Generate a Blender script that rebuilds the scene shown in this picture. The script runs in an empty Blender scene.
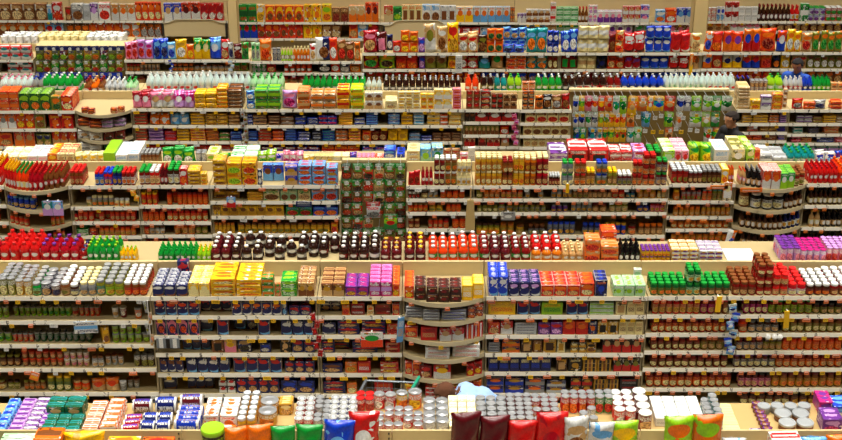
import bpy, math, random
from math import sin, cos, tan, pi, atan, radians
from mathutils import Vector, Matrix

# ------------------------------------------------------------------ camera, light, exposure
SC = bpy.context.scene
COL = SC.collection
FPX = 1300.0                      # focal length in pixels of the 842 x 440 frame
PITCH = radians(23.8)
CAMZ = 7.66
cam_data = bpy.data.cameras.new('camera')
cam_data.sensor_width = 36.0
cam_data.lens = FPX / 842.0 * 36.0
cam_data.clip_end = 200
cam = bpy.data.objects.new('camera', cam_data)
cam.location = (0, 0, CAMZ)
cam.rotation_euler = (pi / 2 - PITCH, 0, 0)
COL.objects.link(cam)
SC.camera = cam

SC.view_settings.view_transform = 'Standard'
SC.view_settings.look = 'None'
SC.view_settings.gamma = 1.0
SC.view_settings.use_curve_mapping = False
SC.view_settings.exposure = -0.54

world = bpy.data.worlds.new('world')
SC.world = world
world.use_nodes = True
world.node_tree.nodes['Background'].inputs[0].default_value = (0.9, 0.95, 1.0, 1)
world.node_tree.nodes['Background'].inputs[1].default_value = 0.05

LIGHT_Y = [4.6, 7.7, 10.7, 13.7, 16.7, 19.5, 21.9]
LIGHT_Z = 8.7
LIGHT_POWER = 600.0
for ly in LIGHT_Y:
    for lx in (-7.2, -2.4, 2.4, 7.2):
        ld = bpy.data.lights.new('tube_light', 'AREA')
        ld.shape = 'RECTANGLE'
        ld.size = 4.4
        ld.size_y = 0.30
        ld.energy = LIGHT_POWER / 4.0
        ld.color = (1.0, 0.965, 0.885)
        ld.spread = radians(80)          # louvred fittings
        lo = bpy.data.objects.new('tube_light', ld)
        lo.location = (lx, ly, LIGHT_Z - 0.03)
        COL.objects.link(lo)

# ------------------------------------------------------------------ projection helpers
CP, SP = cos(PITCH), sin(PITCH)

def z_at(py, d):
    """height of a point at ground distance d that stands at picture row py"""
    a = PITCH + atan((py - 220.0) / FPX)
    return CAMZ - d * tan(a)

def depth_of(d, z):
    return d * CP + (CAMZ - z) * SP

def x_at(px, d, z):
    return (px - 421.0) / FPX * depth_of(d, z)

def m_per_px_v(d, z):
    return depth_of(d, z) ** 2 / (FPX * d)

# ------------------------------------------------------------------ colours and materials
PAL = dict(
    red=(208, 26, 24), dark_red=(128, 18, 16), maroon=(92, 18, 24), orange=(240, 112, 16), red_orange=(230, 62, 16),
    yellow=(252, 196, 14), cream=(240, 224, 158), tan=(208, 164, 104), brown=(126, 70, 30), dark_brown=(62, 30, 16),
    white=(230, 230, 224), grey=(150, 150, 148), silver=(196, 200, 202), navy=(20, 30, 92), blue=(22, 62, 196),
    light_blue=(104, 172, 228), teal=(20, 140, 142), green=(20, 152, 52), dark_green=(16, 88, 42), lime=(152, 208, 30),
    olive=(128, 126, 34), purple=(112, 46, 146), lilac=(204, 152, 218), magenta=(196, 28, 122), pink=(242, 132, 164),
    black=(20, 17, 18), gold=(204, 150, 34), amber=(206, 108, 16), clear=(206, 222, 216), beige=(214, 190, 138),
    mint=(176, 222, 170), steel=(120, 128, 134), cola=(44, 20, 14), crimson=(170, 14, 30), salmon=(238, 122, 62))

def lin(c, s=1.0):
    out = []
    for v in c:
        v = v / 255.0
        v = v / 12.92 if v <= 0.04045 else ((v + 0.055) / 1.055) ** 2.4
        out.append(v * s)
    return (*out, 1.0)

def word(c):
    return c.replace('_', ' ')

MATS = {}

def new_mat(name, rough=0.5, metal=0.0, spec=0.5):
    m = bpy.data.materials.new(name)
    m.use_nodes = True
    b = m.node_tree.nodes['Principled BSDF']
    b.inputs['Roughness'].default_value = rough
    b.inputs['Metallic'].default_value = metal
    b.inputs['Specular IOR Level'].default_value = spec
    return m, m.node_tree, b

def plain(c, rough=0.35, metal=0.0, scale=60.0, var=0.12):
    """one colour with a fine procedural mottling and a small change from piece to piece"""
    key = ('plain', c if isinstance(c, str) else tuple(c), rough, metal, scale, var)
    if key in MATS:
        return MATS[key]
    rgb = PAL[c] if isinstance(c, str) else c
    m, nt, b = new_mat('plain_' + (c if isinstance(c, str) else 'colour'), rough, metal)
    n = nt.nodes.new('ShaderNodeTexNoise'); n.inputs['Scale'].default_value = scale
    tc = nt.nodes.new('ShaderNodeTexCoord'); nt.links.new(tc.outputs['Object'], n.inputs['Vector'])
    oi = nt.nodes.new('ShaderNodeObjectInfo')
    ad = nt.nodes.new('ShaderNodeMath'); ad.operation = 'ADD'
    nt.links.new(n.outputs['Fac'], ad.inputs[0]); nt.links.new(oi.outputs['Random'], ad.inputs[1])
    mr = nt.nodes.new('ShaderNodeMapRange'); mr.inputs[1].default_value = 0.2; mr.inputs[2].default_value = 1.8
    mr.inputs[3].default_value = 1 - var; mr.inputs[4].default_value = 1 + var
    nt.links.new(ad.outputs[0], mr.inputs[0])
    vm = nt.nodes.new('ShaderNodeVectorMath'); vm.operation = 'SCALE'
    vm.inputs[0].default_value = lin(rgb)[:3]
    nt.links.new(mr.outputs[0], vm.inputs['Scale'])
    nt.links.new(vm.outputs[0], b.inputs['Base Color'])
    MATS[key] = m
    return m

# designs: (shape, centre u, centre v, half width, half height, colour index); u 0..1 front, 2..3 top, 4..5 sides
TOPBAND = ('r', 2.5, 0.5, 0.5, 0.2, 1)
SIDEBAND = ('t', 4.5, 0.5, 0.4, 0.3, 1)
DESIGN = {
    'oval': [('e', .5, .72, .40, .15, 1), ('m', .5, .28, .40, .20, 2), ('e', 2.5, .5, .36, .26, 1), SIDEBAND],
    'band': [('r', .5, .5, .5, .15, 1), ('t', .5, .80, .38, .09, 2), ('t', .5, .2, .38, .10, 2), TOPBAND, SIDEBAND],
    'pic': [('t', .5, .82, .42, .11, 1), ('m', .5, .32, .44, .27, 2), TOPBAND, SIDEBAND],
    'win': [('r', .5, .42, .32, .28, 2), ('t', .5, .85, .40, .08, 1), TOPBAND],
    'split': [('r', .25, .5, .25, .5, 1), ('m', .58, .36, .34, .24, 2), ('t', .5, .8, .4, .09, 2), ('r', 2.25, .5, .25, .5, 1)],
    'swoosh': [('e', .62, .20, .52, .20, 2), ('e', .46, .30, .52, .18, 0), ('e', .5, .74, .38, .13, 1), ('e', 2.5, .5, .3, .2, 1), SIDEBAND],
    'half': [('r', .5, .25, .5, .25, 1), ('e', .5, .6, .32, .20, 2), ('t', .5, .9, .35, .05, 2), TOPBAND],
    'dot': [('e', .5, .45, .27, .2, 1), ('t', .5, .82, .38, .07, 2), ('e', 2.5, .4, .2, .25, 1)],
    'bars': [('r', .2, .5, .09, .5, 1), ('r', .5, .5, .09, .5, 2), ('r', .8, .5, .09, .5, 1), ('r', 2.2, .5, .09, .5, 1), ('r', 2.7, .5, .09, .5, 2)],
    'arch': [('e', .5, .55, .40, .40, 1), ('e', .5, .40, .34, .30, 0), ('m', .5, .34, .30, .22, 2), TOPBAND, SIDEBAND],
    'text': [('t', .5, .75, .4, .12, 1), ('t', .5, .4, .4, .16, 2), ('t', 2.5, .5, .42, .35, 1), SIDEBAND],
    'label': [('e', .5, .55, .13, .36, 2), ('e', 0., .55, .13, .36, 2), ('e', 1., .55, .13, .36, 2), ('r', .5, .08, .5, .08, 1)],
    'wrap': [('m', .5, .35, .17, .30, 2), ('m', 0., .35, .17, .30, 2), ('m', 1., .35, .17, .30, 2), ('t', .5, .80, .5, .14, 1)],
    'bagpic': [('e', .5, .74, .38, .10, 1), ('m', .5, .36, .38, .24, 2)],
    'roll': [('r', .5, .22, .40, .16, 1), ('t', .5, .22, .34, .12, 0), ('r', .5, .52, .40, .09, 2), ('r', .5, .72, .40, .05, 1), ('t', .5, .6, .4, .3, 1)],
    'none': [],
}

def printed(design, c1, c2, c3, rough=0.4):
    key = ('print', design, c1, c2, c3, rough)
    if key in MATS:
        return MATS[key]
    m, nt, b = new_mat('print_%s_%s' % (design, c1), rough)
    N, L = nt.nodes.new, nt.links.new
    uv = N('ShaderNodeUVMap').outputs[0]
    oi = N('ShaderNodeObjectInfo')
    cols = [lin(PAL[c]) for c in (c1, c2, c3)]
    mr = N('ShaderNodeMapRange'); mr.inputs[3].default_value = .86; mr.inputs[4].default_value = 1.1
    L(oi.outputs['Random'], mr.inputs[0])
    # fine wear and print grain
    busy = design not in ('none', 'text', 'bars', 'label', 'wrap')
    gn = N('ShaderNodeTexNoise'); gn.inputs['Scale'].default_value = 14
    L(uv, gn.inputs['Vector'])
    gr = N('ShaderNodeMapRange'); gr.inputs[1].default_value = .3; gr.inputs[2].default_value = .7
    gr.inputs[3].default_value = .82; gr.inputs[4].default_value = 1.12
    L(gn.outputs['Fac'], gr.inputs[0])
    sp = N('ShaderNodeTexNoise'); sp.inputs['Scale'].default_value = 1.0; sp.inputs['Detail'].default_value = 1.0
    mp = N('ShaderNodeMapping'); mp.inputs['Scale'].default_value = (34, 14, 1)
    L(uv, mp.inputs['Vector']); L(mp.outputs[0], sp.inputs['Vector'])
    tm = N('ShaderNodeMath'); tm.operation = 'GREATER_THAN'; tm.inputs[1].default_value = .49
    L(sp.outputs['Fac'], tm.inputs[0])
    mt = N('ShaderNodeTexNoise'); mt.inputs['Scale'].default_value = 9
    L(uv, mt.inputs['Vector'])
    cur = None
    if busy:          # small printed patches scattered over the pack
        vo = N('ShaderNodeTexVoronoi'); vo.inputs['Scale'].default_value = 1.0
        mq = N('ShaderNodeMapping'); mq.inputs['Scale'].default_value = (5.5, 8.5, 1); mq.inputs['Location'].default_value = ((len(MATS) * 7.13) % 31, (len(MATS) * 3.7) % 17, 0)
        L(uv, mq.inputs['Vector']); L(mq.outputs[0], vo.inputs['Vector'])
        sc_ = N('ShaderNodeSeparateColor'); L(vo.outputs['Color'], sc_.inputs[0])
        for lo_, col_ in (((.88, cols[1]),) if rough == .22 else ((.80, cols[1]), (.90, lin((238, 234, 222))), (.96, (cols[0][0] * .12, cols[0][1] * .12, cols[0][2] * .12, 1)))):
            g_ = N('ShaderNodeMath'); g_.operation = 'GREATER_THAN'; g_.inputs[1].default_value = lo_; L(sc_.outputs[0], g_.inputs[0])
            mx_ = N('ShaderNodeMix'); mx_.data_type = 'RGBA'; L(g_.outputs[0], mx_.inputs[0])
            if cur is None: mx_.inputs[6].default_value = cols[0]
            else: L(cur, mx_.inputs[6])
            mx_.inputs[7].default_value = col_
            cur = mx_.outputs[2]
    for (s, cx, cy, rx, ry, ci) in DESIGN[design]:
        if s == 't' and rough == .22:
            continue          # film bags carry plain shapes only
        sub = N('ShaderNodeVectorMath'); sub.operation = 'SUBTRACT'; sub.inputs[1].default_value = (cx, cy, 0)
        L(uv, sub.inputs[0])
        dv = N('ShaderNodeVectorMath'); dv.operation = 'DIVIDE'; dv.inputs[1].default_value = (rx, ry, 1)
        L(sub.outputs[0], dv.inputs[0])
        if s in ('e', 'm'):
            ln = N('ShaderNodeVectorMath'); ln.operation = 'LENGTH'; L(dv.outputs[0], ln.inputs[0])
            src = ln.outputs['Value']
        else:
            ab = N('ShaderNodeVectorMath'); ab.operation = 'ABSOLUTE'; L(dv.outputs[0], ab.inputs[0])
            sx = N('ShaderNodeSeparateXYZ'); L(ab.outputs[0], sx.inputs[0])
            mx = N('ShaderNodeMath'); mx.operation = 'MAXIMUM'; L(sx.outputs[0], mx.inputs[0]); L(sx.outputs[1], mx.inputs[1])
            src = mx.outputs[0]
        lt = N('ShaderNodeMath'); lt.operation = 'LESS_THAN'; lt.inputs[1].default_value = 1.0
        L(src, lt.inputs[0])
        mask = lt.outputs[0]
        if s == 't':
            mu = N('ShaderNodeMath'); mu.operation = 'MULTIPLY'; L(mask, mu.inputs[0]); L(tm.outputs[0], mu.inputs[1])
            mask = mu.outputs[0]
        mix = N('ShaderNodeMix'); mix.data_type = 'RGBA'
        L(mask, mix.inputs[0])
        if cur is None:
            mix.inputs[6].default_value = cols[0]
        else:
            L(cur, mix.inputs[6])
        if s == 'm':          # mottled picture of food: the colour broken by a lighter and a darker tone of itself
            cr = N('ShaderNodeValToRGB')
            c = cols[ci]
            cr.color_ramp.elements[0].position = .38; cr.color_ramp.elements[0].color = (c[0] * .45, c[1] * .35, c[2] * .3, 1)
            cr.color_ramp.elements[1].position = .62; cr.color_ramp.elements[1].color = (min(1, c[0] * 1.25 + .1), min(1, c[1] * 1.2 + .08), min(1, c[2] * 1.1 + .03), 1)
            e = cr.color_ramp.elements.new(.5); e.color = c
            L(mt.outputs['Fac'], cr.inputs[0]); L(cr.outputs[0], mix.inputs[7])
        else:
            mix.inputs[7].default_value = cols[ci]
        cur = mix.outputs[2]
    mm = N('ShaderNodeMath'); mm.operation = 'MULTIPLY'
    L(mr.outputs[0], mm.inputs[0]); L(gr.outputs[0], mm.inputs[1])
    vm = N('ShaderNodeVectorMath'); vm.operation = 'SCALE'
    if cur is None:
        vm.inputs[0].default_value = cols[0][:3]
    else:
        L(cur, vm.inputs[0])
    L(mm.outputs[0], vm.inputs['Scale'])
    L(vm.outputs[0], b.inputs['Base Color'])
    MATS[key] = m
    return m

# ------------------------------------------------------------------ mesh helpers
class MB:
    """collects vertices, faces, UVs and material numbers; build() links them as ONE mesh object"""
    def __init__(self):
        self.v, self.f, self.uv, self.mi = [], [], [], []

    def face(self, idx, uvs=None, mi=0):
        self.f.append(tuple(idx)); self.mi.append(mi)
        self.uv.append(uvs or [(9.0, 9.0)] * len(idx))

    def box(self, x0, x1, y0, y1, z0, z1, mi=0, ch=0.0):
        """box with chamfered edges; front (-y) carries UV 0..1, top 2..3, sides 4..5"""
        lo, hi = (x0, y0, z0), (x1, y1, z1)
        ch = min(ch, (x1 - x0) * .25, (y1 - y0) * .25, (z1 - z0) * .25)
        base = len(self.v)
        if ch <= 0:
            for i in range(8):
                self.v.append((hi[0] if i & 1 else lo[0], hi[1] if i & 2 else lo[1], hi[2] if i & 4 else lo[2]))
            q = [((0, 1, 5, 4), 0), ((3, 2, 6, 7), 0), ((4, 5, 7, 6), 2), ((2, 3, 1, 0), 9), ((1, 3, 7, 5), 4), ((2, 0, 4, 6), 4)]
            for idx, u in q:
                self.face([base + k for k in idx], [(u, 0), (u + 1, 0), (u + 1, 1), (u, 1)], mi)
            return
        vid = {}
        for i in range(8):
            s = (1 if i & 1 else -1, 1 if i & 2 else -1, 1 if i & 4 else -1)
            c = [hi[k] if s[k] > 0 else lo[k] for k in range(3)]
            for ax in range(3):
                p = [c[k] if k == ax else c[k] - s[k] * ch for k in range(3)]
                vid[(i, ax)] = len(self.v); self.v.append(tuple(p))
        mains = [((0, 1, 5, 4), 1, 0), ((3, 2, 6, 7), 1, 0), ((4, 5, 7, 6), 2, 2), ((2, 3, 1, 0), 2, 9), ((1, 3, 7, 5), 0, 4), ((2, 0, 4, 6), 0, 4)]
        for idx, ax, u in mains:
            self.face([vid[(k, ax)] for k in idx], [(u, 0), (u + 1, 0), (u + 1, 1), (u, 1)], mi)
        for a, b_, p, q_ in ((0, 1, 1, 2), (2, 3, 1, 2), (4, 5, 1, 2), (6, 7, 1, 2), (0, 2, 0, 2), (1, 3, 0, 2), (4, 6, 0, 2), (5, 7, 0, 2), (0, 4, 0, 1), (1, 5, 0, 1), (2, 6, 0, 1), (3, 7, 0, 1)):
            self.face([vid[(a, p)], vid[(b_, p)], vid[(b_, q_)], vid[(a, q_)]], None, mi)
        for i in range(8):
            self.face([vid[(i, 0)], vid[(i, 1)], vid[(i, 2)]], None, mi)

    def lathe(self, prof, seg=12, mi=0, closed=True, cx=0., cy=0., z0=0.):
        """prof: (radius, height) from bottom to top; u runs round with the front (-y) at .5"""
        base = len(self.v)
        n = len(prof)
        zs = [p[1] for p in prof]; zl, zh = min(zs), max(zs)
        for r, z in prof:
            for k in range(seg):
                a = pi / 2 + 2 * pi * k / seg
                self.v.append((cx + r * cos(a), cy + r * sin(a), z0 + z))
        for i in range(n - 1):
            v0 = (prof[i][1] - zl) / max(1e-6, zh - zl); v1 = (prof[i + 1][1] - zl) / max(1e-6, zh - zl)
            for k in range(seg):
                k2 = (k + 1) % seg
                self.face((base + i * seg + k, base + i * seg + k2, base + (i + 1) * seg + k2, base + (i + 1) * seg + k),
                          [(k / seg, v0), ((k + 1) / seg, v0), ((k + 1) / seg, v1), (k / seg, v1)], mi)
        if closed:
            self.face([base + k for k in range(seg)][::-1], None, mi)
            t = base + (n - 1) * seg
            self.face([t + k for k in range(seg)], None, mi)

    def tube(self, p, q, r, seg=6, mi=0, r2=None):
        p, q = Vector(p), Vector(q)
        d = (q - p).normalized()
        s = d.orthogonal().normalized(); t = d.cross(s)
        base = len(self.v)
        for c, rr in ((p, r), (q, r if r2 is None else r2)):
            for k in range(seg):
                a = 2 * pi * k / seg
                self.v.append(tuple(c + s * (rr * cos(a)) + t * (rr * sin(a))))
        for k in range(seg):
            k2 = (k + 1) % seg
            self.face((base + k, base + k2, base + seg + k2, base + seg + k), None, mi)
        self.face([base + k for k in range(seg)][::-1], None, mi)
        self.face([base + seg + k for k in range(seg)], None, mi)

    def prism(self, poly, z0, z1, mi=0):
        base = len(self.v); n = len(poly)
        for z in (z0, z1):
            for x, y in poly:
                self.v.append((x, y, z))
        self.face([base + k for k in range(n)][::-1], None, mi)
        self.face([base + n + k for k in range(n)], None, mi)
        for k in range(n):
            k2 = (k + 1) % n
            self.face((base + k, base + k2, base + n + k2, base + n + k), None, mi)

    def mesh(self, name, mats, smooth=True, angle=0.7):
        me = bpy.data.meshes.new(name)
        me.from_pydata(self.v, [], self.f)
        for m in mats:
            me.materials.append(m)
        ul = me.uv_layers.new(name='UVMap')
        flat = []
        for u in self.uv:
            for a in u:
                flat.extend(a)
        ul.data.foreach_set('uv', flat)
        me.polygons.foreach_set('material_index', self.mi)
        if smooth:
            me.polygons.foreach_set('use_smooth', [True] * len(self.f))
            me.set_sharp_from_angle(angle=angle)
        me.update()
        return me

    def build(self, name, mats, parent=None, smooth=True):
        if not isinstance(mats, (list, tuple)):
            mats = [mats]
        return link(name, self.mesh(name, mats, smooth), parent)

def link(name, me, parent=None, loc=None):
    o = bpy.data.objects.new(name, me)
    COL.objects.link(o)
    if parent is not None:
        o.parent = parent
    if loc is not None:
        o.location = loc
    return o

def tag(o, label=None, cat=None, group=None, kind=None):
    if label: o['label'] = label
    if cat: o['category'] = cat
    if group: o['group'] = group
    if kind: o['kind'] = kind
    return o

def empty(name, loc=(0, 0, 0), rz=0.0):
    o = bpy.data.objects.new(name, None)
    o.empty_display_size = 0.1
    o.location = loc
    o.rotation_euler = (0, 0, rz)
    COL.objects.link(o)
    return o

# ------------------------------------------------------------------ the room
def room():
    m, nt, b = new_mat('floor_tiles', 0.35)
    tc = nt.nodes.new('ShaderNodeTexCoord')
    br = nt.nodes.new('ShaderNodeTexBrick')
    br.offset = 0.0
    br.inputs['Scale'].default_value = 1.6
    br.inputs['Color1'].default_value = lin((118, 108, 92)); br.inputs['Color2'].default_value = lin((108, 98, 84))
    br.inputs['Mortar'].default_value = lin((120, 112, 98)); br.inputs['Mortar Size'].default_value = .006
    br.inputs['Brick Width'].default_value = .5; br.inputs['Row Height'].default_value = .5
    nt.links.new(tc.outputs['Object'], br.inputs['Vector']); nt.links.new(br.outputs['Color'], b.inputs['Base Color'])
    a = MB(); a.box(-11, 11, -4, 27, -.1, 0); tag(a.build('floor', m, smooth=False), 'pale tiled floor between the shelving rows', None, None, 'structure')
    w = plain((150, 142, 126), .8, scale=2)
    a = MB(); a.box(-11, 11, -4, 27, 9.2, 9.3); tag(a.build('ceiling', w, smooth=False), 'white ceiling above the shelving rows', None, None, 'structure')
    for nm, bb in (('wall_left', (-11.1, -11, -4, 27)), ('wall_right', (11, 11.1, -4, 27)), ('wall_front', (-11.1, 11.1, -4.1, -4)), ('wall_back', (-11.1, 11.1, 25.4, 25.5))):
        a = MB(); a.box(*bb, 0, 9.2); tag(a.build(nm, w, smooth=False), 'pale plain store wall', None, None, 'structure')
    # tube fittings carry the lamps made at the top of the script
    hm = plain((225, 225, 220), .5)
    me = None
    for iy, ly in enumerate(LIGHT_Y):
        for lx in (-7.2, -2.4, 2.4, 7.2):
            if me is None:
                a = MB(); a.box(-2.3, 2.3, -.2, .2, 0, .1, ch=.02); a.box(-.03, .03, -.03, .03, .09, 0.48)
                me = a.mesh('tube_fitting', [hm])
            tag(link('tube_fitting', me, None, (lx, ly, LIGHT_Z)), 'long white fluorescent fitting in the %s line from the front, %s' % (['first', 'second', 'third', 'fourth', 'fifth', 'sixth', 'last'][iy], {-7.2: 'far left', -2.4: 'centre left', 2.4: 'centre right', 7.2: 'far right'}[lx]), 'lamp', 'ceiling tube fittings')
room()

# ------------------------------------------------------------------ shelving
BEIGE = plain((208, 188, 136), .45, scale=8, var=.05)
BOARD = plain((178, 158, 112), .5, scale=6, var=.06)
RAIL = plain((186, 172, 136), .45, scale=10, var=.05)
DARKBOARD = plain((136, 112, 58), .6, scale=20, var=.15)
KICK = plain((58, 50, 42), .6)
ORANGE_TAG = printed('text', 'salmon', 'white', 'black')
ORANGE2_TAG = printed('text', 'orange', 'cream', 'black')
YELLOW_TAG = printed('text', 'yellow', 'black', 'black')
WHITE_TAG = printed('text', 'white', 'black', 'grey')

def strip_material():
    """pale price rail with small printed dark price labels at irregular places"""
    m, nt, b = new_mat('price_rail', .4)
    N, L = nt.nodes.new, nt.links.new
    tc = N('ShaderNodeTexCoord')
    mp = N('ShaderNodeMapping'); mp.inputs['Scale'].default_value = (9, 0, 0)
    L(tc.outputs['Object'], mp.inputs[0])
    vo = N('ShaderNodeTexVoronoi'); vo.voronoi_dimensions = '1D'; vo.feature = 'F1'; vo.inputs['Scale'].default_value = 5.0
    sx = N('ShaderNodeSeparateXYZ'); L(tc.outputs['Object'], sx.inputs[0])
    L(sx.outputs[0], vo.inputs['W'])
    lt = N('ShaderNodeMath'); lt.operation = 'LESS_THAN'; lt.inputs[1].default_value = .07; L(vo.outputs['Distance'], lt.inputs[0])
    nz = N('ShaderNodeTexNoise'); nz.inputs['Scale'].default_value = 70; L(tc.outputs['Object'], nz.inputs['Vector'])
    g = N('ShaderNodeMath'); g.operation = 'GREATER_THAN'; g.inputs[1].default_value = .5; L(nz.outputs['Fac'], g.inputs[0])
    mu = N('ShaderNodeMath'); mu.operation = 'MULTIPLY'; L(lt.outputs[0], mu.inputs[0]); L(g.outputs[0], mu.inputs[1])
    mx = N('ShaderNodeMix'); mx.data_type = 'RGBA'; L(mu.outputs[0], mx.inputs[0])
    mx.inputs[6].default_value = lin((236, 231, 214)); mx.inputs[7].default_value = lin((112, 106, 98))
    L(mx.outputs[2], b.inputs['Base Color'])
    return m
STRIP = strip_material()

ROWS = {}
BAYS = []
TOPZ_REAR = {}
ORD = ['top', 'second', 'third', 'fourth', 'fifth', 'sixth', 'seventh']
ROWNAME = dict(A='front counter', B='nearest row', C='second row', D='third row', E='fourth row', F='back wall')

TAGMESH = {}
def tag_mesh(kind, w, h):
    k = (kind, round(w, 3), round(h, 3))
    if k not in TAGMESH:
        a = MB(); a.box(-w / 2, w / 2, -.004, 0, -h, 0, ch=.001)
        TAGMESH[k] = a.mesh('price_tag', [dict(o=ORANGE_TAG, p=ORANGE2_TAG, y=YELLOW_TAG, w=WHITE_TAG)[kind]])
    return TAGMESH[k]

def arc_front(x0, x1, d, bulge, n=14):
    if bulge <= 0:
        return [(x0, d), (x1, d)]
    return [(x0 + (x1 - x0) * k / n, d - bulge * sin(pi * k / n) ** .8) for k in range(n + 1)]

class Bay:
    pass

def make_bay(row, d, px0, px1, levels, label, bulge=0.0, style='flat', depth=.5, panel_z=None, tags='oy', dens=.030, rear=True, board=None):
    """one unit of shelving: back panel, uprights, base, shelves with their price rails and tags"""
    rnd = random.Random(hash((row, px0)) % 9973 if False else int(px0 * 7 + ord(row)))
    b = Bay()
    zt = z_at(levels[0], d)
    b.row, b.d, b.bulge, b.style, b.label = row, d, bulge, style, label
    b.x0, b.x1 = x_at(px0, d, zt), x_at(px1, d, zt)
    b.z = [z_at(y, d) for y in levels]
    b.depth = depth
    g = .004
    root = empty('shelf_bay', ((b.x0 + b.x1) / 2, d + depth, 0))
    tag(root, label, 'shelving', 'shelving units of the ' + ROWNAME[row])
    ox, oy = root.location.x, root.location.y
    L0, L1 = b.x0 - ox + g, b.x1 - ox - g
    pz = panel_z if panel_z is not None else b.z[0] + .13
    a = MB(); a.box(L0, L1, .0, .03, .02, pz, ch=.003)
    a.build('back_panel', board or (DARKBOARD if style == 'peg' else BEIGE), root)
    for xx in (L0, L1 - .02):
        a = MB(); a.box(xx, xx + .02, -depth + .05, -.002, .02, (b.z[0] - .03) if style != 'peg' else .30, ch=.003)
        a.build('upright', RAIL, root)
    a = MB(); a.box(L0, L1, -depth + .04, -.004, 0, .1); a.build('base', KICK, root)
    if style == 'peg':
        a = MB(); a.box(L0, L1, -.03, .05 if depth > .4 else .28, pz, pz + .04, ch=.004); a.build('top_rail', BEIGE, root)
    for li, z in enumerate(b.z):
        if style == 'peg':
            break
        fr = [(x - ox, y - oy) for x, y in arc_front(b.x0 + g, b.x1 - g, d, bulge)]
        a = MB(); a.prism(fr + [(L1, -.002), (L0, -.002)], z - .028, z)
        sh = a.build('shelf', BOARD, root, smooth=False)
        # price rail along the front edge
        a = MB()
        for k in range(len(fr) - 1):
            (xa, ya), (xb, yb) = fr[k], fr[k + 1]
            base = len(a.v)
            for (xx, yy) in ((xa, ya), (xb, yb)):
                a.v += [(xx, yy - .008, z - .040), (xx, yy - .002, z + .004), (xx, yy + .002, z + .004), (xx, yy + .002, z - .040)]
            for q in range(4):
                q2 = (q + 1) % 4
                a.face((base + q, base + 4 + q, base + 4 + q2, base + q2))
            a.face((base, base + 1, base + 2, base + 3)); a.face((base + 7, base + 6, base + 5, base + 4))
        a.build('price_rail', RAIL if bulge > 0 else STRIP, sh, smooth=False)
        # hanging shelf tags
        n = int((b.x1 - b.x0) / depth_of(d, z) * FPX * dens + rnd.random())
        for k in range(n):
            t = (k + rnd.uniform(.15, .85)) / n
            if bulge > 0:
                j = min(len(fr) - 2, int(t * (len(fr) - 1))); (xa, ya), (xb, yb) = fr[j], fr[j + 1]
                xx, yy = (xa + xb) / 2, (ya + yb) / 2
            else:
                xx, yy = fr[0][0] + (fr[1][0] - fr[0][0]) * t, fr[0][1]
            kd = rnd.choice(tags)
            wide = .05 if rnd.random() < .88 else .085
            o = link('price_tag', tag_mesh(kd, wide, .04), sh, (xx, yy - .009, z - .036 + rnd.uniform(0, .006)))
            o.rotation_euler = (rnd.uniform(-.12, .05), rnd.uniform(-.06, .06), 0)
    b.root = root
    BAYS.append(b)
    return b

DA, DB, DC, DD, DE, DF = 8.99, 12.0, 15.0, 18.0, 20.9, 23.9
PZ = dict(B=1.665, C=1.635, D=1.60, E=1.60)

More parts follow.
